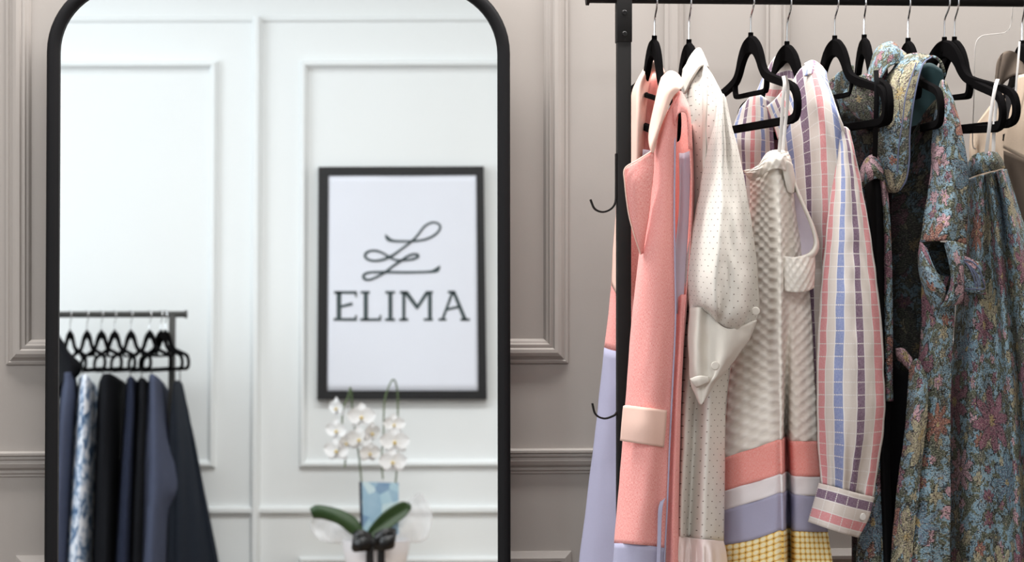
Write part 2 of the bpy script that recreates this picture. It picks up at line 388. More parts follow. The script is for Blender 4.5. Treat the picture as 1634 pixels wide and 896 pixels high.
MAT['lip'] = plain('yellow_orchid_lip', rgb(214, 186, 96), .6, 0, .3, .1, 60)
MAT['stem'] = plain('green_stem', rgb(88, 106, 70), .6, 0, .3, .1, 60)
MAT['leaf'] = plain('dark_green_leaf', rgb(48, 74, 38), .4, 0, .5, .15, 30)
MAT['satin'] = plain('black_satin_ribbon', rgb(22, 22, 24), .35, 0, .5)
def tissue():
    t = NT('white_tissue'); t.b.inputs['Transmission Weight'].default_value = .0; t.b.inputs['Alpha'].default_value = .38
    return t.done(rgb(244, 244, 246), .6)
MAT['tissue'] = tissue()
def cardart():
    t = NT('blue_card_print'); v = t.voro(t.uv(), 26, 'F1', 1); n = t.noise(t.uv(), 30, 3)[0]
    c = t.ramp(t.sep(v['Color'])[0], [(0, rgb(92, 132, 170)), (.35, rgb(136, 172, 196)), (.7, rgb(160, 194, 210)), (.9, rgb(190, 212, 218))], 'CONSTANT')
    return t.done(t.mix(t.math('MULTIPLY', n, .35), c, rgb(210, 224, 228)), .5)
MAT['card'] = cardart()
MAT['wood'] = plain('pale_wood', rgb(176, 150, 122), .5, 0, .4, .1, 12)
MAT['dark_metal'] = plain('worn_dark_metal', rgb(58, 58, 56), .45, .2, .5, .08, 60)
# ------------------------------------------------------------------ room shell
def slab(name, a, b, m):
    mb = MB(); mb.box(a, b); return struct(mb.build(name, m, None, False))
slab('floor', (XL-.1, YB-.1, -.1), (XR+.1, YF+.1, 0), MAT['floor'])
slab('ceiling', (XL-.1, YB-.1, ZC), (XR+.1, YF+.1, ZC+.1), MAT['ceiling'])
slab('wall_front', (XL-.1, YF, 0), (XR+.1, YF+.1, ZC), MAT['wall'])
slab('wall_back', (XL-.1, YB-.1, 0), (XR+.1, YB, ZC), MAT['wall_back'])
slab('wall_left', (XL-.1, YB, 0), (XL, YF, ZC), MAT['wall_back'])
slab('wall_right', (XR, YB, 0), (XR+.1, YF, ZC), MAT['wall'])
def rect_trim(name, x0, x1, z0, z1, Y, sgn, prof, m):
    """picture-frame moulding mitred round a rectangle; prof = (distance in from the outer edge, projection)"""
    V = []; Fc = []; n = len(prof)
    for a, p in prof:
        y = Y + sgn*p
        V += [(x0+a, y, z0+a), (x1-a, y, z0+a), (x1-a, y, z1-a), (x0+a, y, z1-a)]
    for i in range(n-1):
        for k in range(4):
            l = (k+1) % 4; Fc.append((i*4+k, i*4+l, (i+1)*4+l, (i+1)*4+k))
    return struct(finish(name, V, Fc, m, None, True, None, 25))
def rail_trim(name, x0, x1, z0, Y, sgn, prof, m):
    V = []; Fc = []; n = len(prof)
    for z, p in prof: V += [(x0, Y+sgn*p, z0+z), (x1, Y+sgn*p, z0+z)]
    for i in range(n-1): Fc.append((2*i, 2*i+1, 2*i+3, 2*i+2))
    return struct(finish(name, V, Fc, m, None, True, None, 25))
def post_trim(name, z0, z1, x, Y, sgn, prof, m):
    V = []; Fc = []
    for a, p in prof: V += [(x+a, Y+sgn*p, z0), (x+a, Y+sgn*p, z1)]
    for i in range(len(prof)-1): Fc.append((2*i, 2*i+1, 2*i+3, 2*i+2))
    return struct(finish(name, V, Fc, m, None, True, None, 25))
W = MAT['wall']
OGEE = [(a, p*.72) for a, p in [(0, 0), (0, .007), (.004, .009), (.0065, .007), (.009, .010), (.013, .018), (.019, .022), (.025, .021), (.028, .016), (.030, .017), (.034, .017), (.036, .012), (.040, .010), (.043, .004), (.044, 0)]]
T = []
pz = P(450, 580, YF).z
tn = [0]
def nm(): tn[0] += 1; return 'trim_%d' % tn[0]
x0, x1 = P(10, 560, YF).x, P(906, 560, YF).x; x2 = P(1222, 560, YF).x
rect_trim(nm(), x0, x1, pz, 2.55, YF, -1, OGEE, W)
rect_trim(nm(), x2, x2+(x1-x0), pz, 2.55, YF, -1, OGEE, W)
rect_trim(nm(), x0-(x2-x1)-(x1-x0), x0-(x2-x1), pz, 2.55, YF, -1, OGEE, W)
lz = P(450, 882, YF).z
LOW = [(0, 0), (0, .006), (.006, .009), (.012, .013), (.018, .012), (.022, .006), (.026, 0)]
rect_trim(nm(), P(26, 880, YF).x, P(911, 880, YF).x, .22, lz, YF, -1, LOW, W)
rect_trim(nm(), x2, x2+(x1-x0), .22, lz, YF, -1, LOW, W)
BAT = [(-.017, 0), (-.017, .005), (-.012, .010), (-.008, .010), (-.005, .014), (.005, .014), (.008, .010), (.012, .010), (.017, .005), (.017, 0)]
rz = P(450, 717, YF).z
for px in (1075, ):
    post_trim(nm(), rz, 2.7, P(px, 300, YF).x, YF, -1, BAT, W)
RAILP = [(a, p*.75) for a, p in [(.0, 0), (.0, .016), (-.003, .020), (-.007, .020), (-.009, .015), (-.011, .017), (-.014, .017), (-.016, .013), (-.022, .016), (-.029, .013), (-.034, .006), (-.036, .008), (-.039, .008), (-.041, .004), (-.045, .004), (-.046, 0)]]
rail_trim(nm(), XL, XR, rz, YF, -1, RAILP, W)
rail_trim('baseboard_front', XL, XR, .12, YF, -1, [(0, 0), (0, .008), (-.02, .014), (-.12, .014)], W)
# ------------------------------------------------------------------ opposite wall, seen in the mirror
WB = MAT['wall_back']
BEAD = [(0, 0), (.004, .016), (.010, .026), (.020, .026), (.028, .014), (.034, 0)]
def bx(px): return M(px, 420, YB).x
def bz(py): return M(445, py, YB).z
bz0 = bz(746); bz1 = bz(97)
rect_trim(nm(), bx(346)-2.2*(bx(820)-bx(478))/2*1.0, bx(346), bz0, bz1, YB, 1, BEAD, WB)
rect_trim(nm(), bx(478), bx(812), bz0, bz1, YB, 1, BEAD, WB)
xr = bx(955)
rect_trim(nm(), xr, XR-.2, bz0, bz1, YB, 1, BEAD, WB)
BB = [(-.021, 0), (-.017, .018), (-.008, .032), (.008, .032), (.017, .018), (.021, 0)]
post_trim(nm(), .12, bz(28), bx(409), YB, 1, BB, WB)
post_trim(nm(), .12, bz(28), bx(884), YB, 1, BB, WB)
rail_trim(nm(), XL, XR, bz(26), YB, 1, [(0, 0), (-.008, .010), (-.018, .010), (-.026, 0)], WB)
rail_trim(nm(), XL, XR, bz(808), YB, 1, [(0, 0), (0, .018), (-.006, .024), (-.022, .024), (-.030, .012), (-.036, 0)], WB)
rect_trim(nm(), bx(478), bx(812), .2, bz(888), YB, 1, BEAD, WB)
rect_trim(nm(), bx(478)-(bx(812)-bx(346)), bx(346), .2, bz(888), YB, 1, BEAD, WB)
rail_trim('baseboard_back', XL, XR, .12, YB, 1, [(0, 0), (0, .008), (-.02, .014), (-.12, .014)], WB)
# windows the daylight comes through (outside the frame): left wall and right wall
def window(name, x, y0, y1, z0, z1, sgn):
    mb = MB(); t = .05
    for a, b in (((y0-t, z0-t), (y1+t, z0)), ((y0-t, z1), (y1+t, z1+t)), ((y0-t, z0), (y0, z1)), ((y1, z0), (y1+t, z1))):
        xx = sorted((x, x+sgn*.03)); mb.box((xx[0], a[0], a[1]), (xx[1], b[0], b[1]))
    return struct(mb.build(name, MAT['ceiling'], None, False))
window('window_1', XL, -.95, 1.65, .90, 2.60, 1)
window('window_2', XR, -1.0, 1.4, .85, 2.55, -1)

# ------------------------------------------------------------------ standing mirror
def build_mirror():
    ax = Vector((math.cos(M_YAW), -math.sin(M_YAW), 0)); n = MN; az = ax.cross(n)
    if az.z < 0: az = -az
    def hit(px, py): h, _ = mirror_hit(px, py); return h
    c = MP; loc = lambda p: ((p-c).dot(ax), (p-c).dot(az))
    xl = loc(hit(74, 448))[0]; xr = loc(hit(814, 448))[0]; zt = loc(hit(445, -37))[1]
    zb = -(c.z-.004)/az.z
    R = 122/F*4.27; wfr = 20/F*4.27
    def outline(x0, x1, z0, z1, r, k=14):
        pts = []
        for cx, cz, a0 in ((x1-r, z1-r, 0), (x0+r, z1-r, PI/2), (x0+r, z0+r, PI), (x1-r, z0+r, 1.5*PI)):
            for i in range(k+1):
                a = a0+PI/2*i/k; pts.append((cx+r*math.cos(a), cz+r*math.sin(a)))
        return pts
    root = thing('standing_mirror', 'tall black-framed standing mirror with rounded corners leaning against the panelled wall', 'mirror', hit(445, 448)-az*((c.z)/az.z)*1.0)
    prof = [(0, -.022), (0, .008), (.0025, .0125), (.007, .0145), (.013, .0145), (.0175, .0125), (wfr, .008), (wfr, -.003), (wfr, -.022)]
    V = []; Fc = []; N = None
    for a, h in prof:
        o = outline(xl+a, xr-a, zb+a, zt-a, R-a); N = len(o)
        V += [c+ax*x+az*z+n*h for x, z in o]
    m = len(prof)
    for i in range(m):
        for k in range(N):
            l = (k+1) % N; j = (i+1) % m
            Fc.append((i*N+k, i*N+l, j*N+l, j*N+k))
    finish('frame', V, Fc, MAT['black_frame'], root, True, None, 40)
    a = wfr-.003; o = outline(xl+a, xr-a, zb+a, zt-a, R-a)
    V = [c+ax*x+az*z for x, z in o]+[c+ax*x+az*z-n*.005 for x, z in o]; N = len(o)
    Fc = [tuple(range(N)), tuple(reversed(range(N, 2*N)))]+[(k, k+N, (k+1) % N+N, (k+1) % N) for k in range(N)]
    g = finish('glass', V, Fc, MAT['mirror'], root, False); g['label'] = 'silvered mirror glass reflecting the opposite wall'
    a = .004; o = outline(xl+a, xr-a, zb+a, zt-a, R-a)
    V = [c+ax*x+az*z-n*.006 for x, z in o]+[c+ax*x+az*z-n*.018 for x, z in o]
    finish('backing_board', V, Fc, MAT['black_frame'], root, False)
build_mirror()
# ------------------------------------------------------------------ hangers
def hanger_proto(name, loc):
    """local x along the shoulders, z up, origin at the rail centre"""
    root = thing(name, '', 'hanger', loc)
    L = lambda s, h: Vector((loc[0]+s, loc[1], loc[2]+h)); nk = -.066
    mb = MB(); side = (0, 1, 0)
    pts = [L(-.0165, -.008)]+[L(.0165*math.cos(a), .0165*math.sin(a)) for a in [PI*(1-i/10) for i in range(11)]]
    pts += [L(.0165, -.010), L(.011, -.020), L(.003, -.029), L(.0005, -.036), L(0, -.05), L(0, nk-.01)]
    mb.tube(catmull(pts, 44), .0017, 8); mb.build('hook', MAT['chrome'], root)
    mb = MB()
    mb.tube([L(0, nk+.006), L(0, nk-.006), L(0, nk-.02)], [.0044, .0046, .006], 10)
    arm = [(0, -.0145, .0155), (.016, -.0175, .015), (.032, -.027, .0138), (.045, -.041, .0118), (.055, -.056, .0098), (.070, -.0695, .0085), (.095, -.078, .0078), (.14, -.088, .0072), (.185, -.098, .007), (.205, -.108, .007), (.2135, -.124, .007), (.213, -.140, .007), (.204, -.150, .007), (.185, -.1535, .007)]
    for sg in (1, -1):
        q = [Vector((a[0]*sg, a[1], a[2])) for a in arm]; q = catmull(q, 40)
        mb.strap([L(v.x, nk+v.y) for v in q], [v.z for v in q], side, .0048)
    mb.strap([L(s, nk-.1535) for s in (-.19, -.1, 0, .1, .19)], .0068, side, .0046)
    mb.build('frame', MAT['velvet'], root)
    mb = MB()
    q = catmull([Vector(v) for v in ((.076, -.072, 0), (.076, -.084, 0), (.072, -.0955, 0), (.06, -.0985, 0), (0, -.0985, 0), (-.06, -.0985, 0), (-.072, -.0955, 0), (-.076, -.084, 0), (-.076, -.072, 0))], 32)
    mb.strap([L(v.x, nk+v.y) for v in q], .0042, side, .004)
    mb.build('tie_bar', MAT['velvet'], root)
    return root
def clone(root, loc, rz, name=None):
    r = root.copy(); COL.objects.link(r); r.location = loc; r.rotation_euler = (0, 0, rz)
    for ch in list(root.children):
        c = ch.copy(); COL.objects.link(c); c.parent = r
    return r
HG = 'black velvet hangers on the front rack'
RY = 4.06
railz = P(1290, 8, RY).z+.0125
HANG = [  # neck px, px of the near shoulder end, drop, label
 (1046, 1087, 0.006, 'black velvet hanger nearest the rack post, holding the long pink coat'),
 (1100, 1146, 0.012, 'black velvet hanger inside the shoulders of the white eyelet dress'),
 (1198, 1272, 0.000, 'black velvet hanger fully in view with white ribbon loops of the cream waffle dress'),
 (1257, 1338, 0.014, 'black velvet hanger inside the collar of the striped shirt'),
 (1332, 1413, 0.004, 'black velvet hanger with its rounded end showing right of the striped shirt'),
 (1379, 1420, 0.002, 'black velvet hanger half covered by the raised jacquard collar with a mauve flower'),
 (1449, 1502, 0.007, 'black velvet hanger with its end showing in the neck of the jacquard coat'),
 (1507, 1622, 0.005, 'black velvet hanger carrying the white loops of the pleated jacquard skirt'),
 (1524, 1604, 0.004, 'black velvet hanger half hidden behind the one with white skirt loops'),
 (1631, 1690, 0.010, 'black velvet hanger at the right picture edge carrying the beige top')]
def yaw_for(hx, npx):
    hp = P(hx, 30, RY); best = (1e9, 0)
    for k in range(-20, 130):
        a = math.radians(k*.5); e = hp+Vector((math.sin(a), -math.cos(a), 0))*.2135
        d = e-EYE; px = CX+F*d.dot(RGT)/d.dot(FWD)
        if abs(px-npx) < best[0]: best = (abs(px-npx), a)
    return best[1]
proto = None
for i, (hx, npx, dz, lab) in enumerate(HANG):
    hp = P(hx, 40, RY); a = yaw_for(hx, npx); loc = (hp.x, RY, railz)
    if proto is None: proto = hanger_proto('velvet_hanger', loc); r = proto
    else: r = clone(proto, loc, 0)
    r.location = (hp.x, RY, railz-dz*0); r.rotation_euler = (0, math.radians(8) if i == 0 else math.radians(2.5) if i in (1, 3, 8) else 0, a-PI/2)
    tag(r, lab, 'hanger', HG)
    if True:
        for ch in r.children: ch.location.z = -dz if ch.name.startswith(('frame', 'tie_bar')) else 0
        for ch in r.children:
            if ch.name.startswith('hook'): ch.scale.z = 1+dz/.060
# ------------------------------------------------------------------ clothing rack in front
def build_rack():
    xp = P(995, 300, RY).x; xr = P(1900, 8, RY).x; BM = MAT['black_metal']
    root = thing('clothing_rack', 'black metal clothing rack with square posts and side hooks, hung with bright clothes', 'clothing rack', (xp, RY, 0))
    mb = MB(); x0 = P(936, 8, RY).x
    mb.tube([(x0, RY, railz), (xr+.06, RY, railz)], .0125, 20); mb.build('rail', BM, root)
    mb = MB(); mb.tube([(x0-.001, RY, railz), (x0+.004, RY, railz)], .0165, 20); mb.build('end_cap', BM, root)
    for k, x in enumerate((xp, xr)):
        mb = MB(); mb.box((x-.0115, RY-.0135, .03), (x+.0115, RY+.0135, railz-.006), .0015); mb.build('post', BM, root)
        z1 = P(995, 67, RY-.014).z
        mb = MB(); mb.box((x-.0128, RY-.0150, z1), (x+.0128, RY+.0150, railz+.004), .0012); b = mb.build('bracket', BM, root)
        for py in (20, 54):
            z = P(995, py, RY-.015).z; mb = MB()
            mb.lathe([(.0044, 0), (.0044, .0006), (.0036, .0013), (.0012, .0013), (.0008, .0003)], (0, 0, 0), 14)
            M90 = Matrix.Rotation(PI/2, 3, 'X'); mb.v = [M90 @ v + Vector((x, RY-.0150, z)) for v in mb.v]
            s = mb.build('screw', MAT['screw'], b)
            mb = MB(); mb.box((x-.0022, RY-.0166, z-.0004), (x+.0022, RY-.0160, z+.0004)); mb.box((x-.0004, RY-.0166, z-.0022), (x+.0004, RY-.0160, z+.0022))
        mb = MB(); mb.box((x-.014, RY-.25, 0), (x+.014, RY+.25, .03), .003); mb.build('foot', BM, root)
    mb = MB(); mb.box((xp, RY-.01, .12), (xr, RY+.01, .14), .002); mb.build('lower_bar', BM, root)
    for top, a, pts in ((245, 318, [(983, 245), (983, 300), (982, 322), (975, 333), (962, 338), (949, 333), (942, 318)]), (574, 655, [(987, 574), (987, 640), (984, 658), (974, 665), (962, 667), (950, 660), (945, 643)])):
        mb = MB(); q = catmull([P(x, y, RY-.004) for x, y in pts], 40)
        mb.strap(q, [.0016]*41, (0, 1, 0), .0065); mb.build('side_hook', BM, root)
build_rack()
# ------------------------------------------------------------------ poster on the opposite wall (read through the mirror)
PY = YB+.042                                  # hangs in front of the panel beading
def build_poster():
    o = [(508, 266), (772, 265), (777, 637), (506, 637)]; i = [(524, 280), (760, 279), (763, 623), (522, 623)]
    bc = M(641, 450, YB); root = thing('framed_poster', 'black-framed white poster with a looped monogram above five serif capitals, seen in the mirror', 'poster', (bc.x, YB, M(641, 637, YB).z))
    V = []; 
    for q, y in ((o, YB), (o, PY), (i, PY), (i, PY-.006)): V += [M(a, b, y) for a, b in q]
    Fc = [(r*4+k, r*4+(k+1) % 4, (r+1)*4+(k+1) % 4, (r+1)*4+k) for r in range(3) for k in range(4)]
    finish('frame', V, Fc, MAT['poster_black'], root, False)
    # print sheet: slightly cockled paper
    rows = [[(520+k*61.5, 276+r*50, PY-.005+.0012*math.sin(k*2.1+r*.3)) for k in range(5)] for r in range(8)]
    pr = sheet('print', rows, MAT['paper'], root, 24, 24, .0006, wr=0, fn=M); 
    Y = PY-.0025
    z = lambda x, y: (520+x/4.717, 340+y/4.717)      # coordinates of an enlarged crop of the lettering
    def poly(name, polys, label=None):
        V = []; Fc = []
        for p in polys:
            n = len(V); V += [M(*z(*q), Y) for q in p]; Fc.append(tuple(range(n, n+len(p))))
        f = finish(name, V, Fc, MAT['ink'], root, False)
        m = f.modifiers.new('t', 'SOLIDIFY'); m.thickness = .0004
        return f
    R = lambda a, b, c, d: [(a, b), (c, b), (c, d), (a, d)]
    poly('letter', [R(62, 585, 232, 606), R(80, 585, 116, 808), [(216, 600), (234, 592), (232, 634), (224, 634)], [(114, 692), (198, 668), (203, 692), (114, 712)], R(58, 788, 232, 809), [(222, 766), (234, 764), (232, 800), (212, 792)]])
    poly('letter', [R(262, 585, 330, 604), R(284, 585, 316, 808), R(258, 790, 414, 809), [(404, 766), (418, 764), (414, 802), (396, 794)]])
    poly('letter', [R(448, 585, 520, 604), R(470, 585, 500, 808), R(446, 790, 520, 809)])
    poly('letter', [R(556, 585, 616, 604), R(574, 585, 598, 808), R(552, 790, 620, 809), [(578, 586), (616, 586), (698, 700), (682, 724)], [(752, 586), (782, 590), (690, 724), (672, 712)], R(752, 585, 806, 604), R(768, 585, 798, 808), R(736, 790, 806, 809)])
    poly('letter', [R(918, 582, 972, 604), [(940, 600), (962, 600), (886, 806), (864, 806)], [(946, 586), (974, 586), (1066, 806), (1034, 806)], R(848, 790, 908, 809), R(1012, 790, 1084, 809), [(918, 712), (1004, 692), (1008, 712), (912, 734)]])
    def stroke(name, pts):
        p = catmull([Vector(q) for q in pts], 90); V = []; Fc = []
        for k, a in enumerate(p):
            t = p[min(k+1, 90)]-p[max(k-1, 0)]; t.z = 0; t.normalize(); n = Vector((-t.y, t.x, 0))*a.z
            V += [M(*z(a.x+n.x, a.y+n.y), Y), M(*z(a.x-n.x, a.y-n.y), Y)]
        Fc = [(2*k, 2*k+1, 2*k+3, 2*k+2) for k in range(90)]
        f = finish(name, V, Fc, MAT['ink'], root, False); m = f.modifiers.new('t', 'SOLIDIFY'); m.thickness = .0004
    stroke('monogram_stroke', [(448, 160, 4), (466, 190, 15), (500, 206, 10), (570, 210, 8), (680, 208, 8), (770, 190, 9), (835, 150, 9), (862, 105, 9), (840, 75, 8), (795, 70, 8), (740, 100, 8), (690, 165, 8), (640, 215, 8), (560, 275, 8), (500, 318, 10), (430, 348, 10), (360, 358, 9), (305, 340, 10), (296, 308, 11), (330, 284, 9), (380, 282, 9), (430, 300, 8), (480, 330, 8), (530, 352, 8), (600, 352, 8), (660, 344, 9), (697, 322, 11), (670, 306, 9), (620, 320, 9), (560, 360, 9), (500, 400, 9), (450, 440, 9), (390, 475, 9), (330, 500, 9), (290, 494, 11), (284, 466, 11), (320, 446, 9), (390, 442, 9), (480, 442, 9), (600, 444, 9), (740, 442, 9), (800, 438, 11), (838, 424, 18), (858, 396, 5)])
build_poster()

# ------------------------------------------------------------------ rack with dark clothes on the opposite side
BY = YB+.36
def build_back_rack():
    rc = M(290, 501, BY); z = rc.z; BM = MAT['dark_metal']; xp = M(275, 501, BY).x; xe = M(297, 501, BY).x; xl = xp-1.25
    root = thing('clothing_rack', 'dark metal clothing rack of dark garments, seen at the lower left of the mirror', 'clothing rack', (xp, BY, 0))
    mb = MB(); mb.tube([(xl-.06, BY, z), (xe, BY, z)], .0125, 14); mb.build('rail', BM, root)
    mb = MB(); mb.tube([(xe-.004, BY, z), (xe+.004, BY, z)], .017, 14); mb.build('end_cap', BM, root)
    for x in (xp, xl):
        mb = MB(); mb.box((x-.0125, BY-.0135, .03), (x+.0125, BY+.0135, z-.004), .0015); mb.build('post', BM, root)
        mb = MB(); mb.box((x-.014, BY-.25, 0), (x+.014, BY+.25, .03), .003); mb.build('foot', BM, root)
    mb = MB(); mb.box((xl, BY-.01, .12), (xp, BY+.01, .14), .002); mb.build('lower_bar', BM, root)
    spots = [(112, 27, 'the slate blue dress'), (139, 29, 'the blue and white tie-dye dress'), (162, 31, 'the widest black dress'), (183, 31, 'nothing in view, in the middle of the mirrored rack'), (209, 30, 'the narrow navy dress'), (239, 31, 'the slim black skirt'), (257, 31, 'the slate blue jacket'), (264, 33, 'the midnight skirt beside the far post')]
    for px, a, what in spots:
        p = M(px, 501, BY); r = clone(proto, (p.x, BY, z), math.radians(90-a))
        r.name = 'velvet_hanger'
        for ch in r.children: ch.location.z = 0; ch.scale.z = 1
        tag(r, 'black velvet hanger on the mirrored dark rack, holding '+what if 'nothing' not in what else 'black velvet hanger fourth from the left on the mirrored dark rack', 'hanger', 'black hangers on the mirrored rack')
build_back_rack()
def dark(name, label, mat, rows, straps=(), smat='satin', **kw):
    top = M(*rows[0][len(rows[0])//2]); root = thing(name, label, kw.pop('cat', 'dress'), (top.x, BY, top.z), 'dark garments on the mirrored rack')
    sheet('body', rows, MAT[mat], root, 20, 26, .002, fn=M, wr=.003, wf=9, **kw)
    for a, b in straps: cord('strap', [a, ((a[0]+b[0])/2, (a[1]+b[1])/2, (a[2]+b[2])/2), b], .0022, MAT[smat], root, 6, fn=M)
    return root
n, f = BY+.17, BY-.17
dark('blouse', 'black sloping-shouldered blouse at the far left of the mirrored rack', 'black_cloth', [[(60, 505, f), (74, 512, BY), (84, 522, n), (90, 528, n)], [(58, 550, f), (80, 552, BY), (100, 556, n), (112, 562, n-.05)], [(58, 588, f), (80, 590, BY), (110, 592, n), (131, 590, n-.05)], [(55, 640, f), (68, 640, BY), (80, 640, n), (92, 640, n-.05)], [(50, 760, f), (62, 760, BY), (74, 760, n), (82, 760, n-.05)]], cat='blouse')
dark('dress', 'slate blue dress left of the tie-dye dress on the mirrored rack', 'slate', [[(100, 596, BY), (104, 594, n), (114, 594, n), (122, 600, BY)], [(94, 640, f), (98, 640, n), (115, 640, n+.02), (125, 640, BY)], [(88, 750, f), (92, 750, n), (108, 750, n+.02), (121, 740, BY)], [(80, 1000, f), (84, 1000, n), (98, 1000, n+.02), (112, 1000, BY)]], [((112, 590, BY+.1), (112, 597, BY+.1))], folds=[(.012, 2, 0, 0, .5)])
dark('dress', 'blue and white tie-dyed dress on the mirrored rack', 'tiedye', [[(127, 602, BY), (131, 598, n), (140, 600, n+.01), (150, 612, BY), (156, 620, f)], [(120, 660, BY), (124, 660, n), (138, 660, n+.03), (151, 660, BY), (158, 660, f)], [(112, 780, BY), (116, 780, n), (134, 780, n+.03), (149, 780, BY), (158, 780, f)], [(98, 1000, BY), (102, 1000, n), (124, 1000, n+.03), (146, 1000, BY), (156, 1000, f)]], [((131, 588, n), (132, 600, n))], folds=[(.01, 2, 0, 0, .5)])
dark('dress', 'wide black dress right of the tie-dye dress on the mirrored rack', 'black_cloth', [[(158, 612, BY), (164, 598, n), (176, 596, n+.01), (194, 606, BY), (206, 616, f)], [(154, 660, BY), (160, 660, n), (174, 660, n+.03), (192, 660, BY), (208, 660, f)], [(150, 800, BY), (156, 800, n), (172, 800, n+.03), (190, 800, BY), (206, 800, f)], [(145, 1000, BY), (150, 1000, n), (168, 1000, n+.03), (188, 1000, BY), (204, 1000, f)]], [((164, 586, n), (164, 599, n)), ((176, 588, BY), (176, 600, BY))], folds=[(.012, 3, 0, 0, .5)])
dark('dress', 'narrow navy dress between two black garments on the mirrored rack', 'navy', [[(202, 606, BY), (206, 601, n), (212, 601, n+.01), (220, 610, BY)], [(198, 660, BY), (202, 660, n), (212, 660, n+.04), (220, 660, BY)], [(188, 800, BY), (192, 800, n), (206, 800, n+.04), (218, 800, BY)], [(176, 1000, BY), (180, 1000, n), (198, 1000, n+.04), (214, 1000, BY)]], [((208, 588, n), (208, 603, n))])
dark('skirt', 'slim black skirt left of the slate blue jacket on the mirrored rack', 'black_cloth', [[(220, 606, BY), (225, 602, n), (232, 604, n), (238, 612, BY)], [(214, 680, BY), (219, 680, n+.02), (232, 680, n+.03), (242, 680, BY)], [(200, 1000, BY), (206, 1000, n+.02), (222, 1000, n+.03), (240, 1000, BY)]], [((226, 590, n), (226, 604, n))], cat='skirt')
dark('jacket', 'slate blue jacket just left of the mirrored rack post', 'slate', [[(237, 606, BY), (241, 596, n), (250, 600, n+.01), (262, 612, BY), (268, 622, f)], [(229, 670, BY), (234, 670, n), (250, 672, n+.04), (266, 674, BY+.06), (273, 676, f)], [(221, 770, BY), (226, 770, n), (248, 772, n+.05), (280, 770, BY+.1), (300, 766, f+.1)], [(217, 830, BY), (222, 830, n), (246, 830, n+.05), (266, 830, BY+.1), (284, 830, f)], [(210, 1000, BY), (214, 1000, n), (240, 1000, n+.05), (262, 1000, BY+.1), (282, 1000, f)]], [((242, 588, n), (242, 598, n))], cat='jacket', folds=[(.012, 3, .2, .1, .5)])
dark('skirt', 'long midnight skirt flaring out right of the mirrored rack post', 'midnight', [[(276, 612, BY+.1), (280, 607, BY+.05), (286, 607, f+.05), (291, 612, f)], [(272, 680, BY+.1), (284, 680, BY+.05), (298, 680, f+.06), (306, 680, f)], [(270, 790, BY+.1), (290, 790, BY+.05), (316, 790, f+.06), (328, 790, f)], [(268, 1000, BY+.1), (300, 1000, BY+.05), (350, 1000, f+.06), (370, 1000, f)]], [((287, 588, f+.05), (287, 608, f+.05))], cat='skirt', folds=[(.014, 3, 0, .1, .6)])

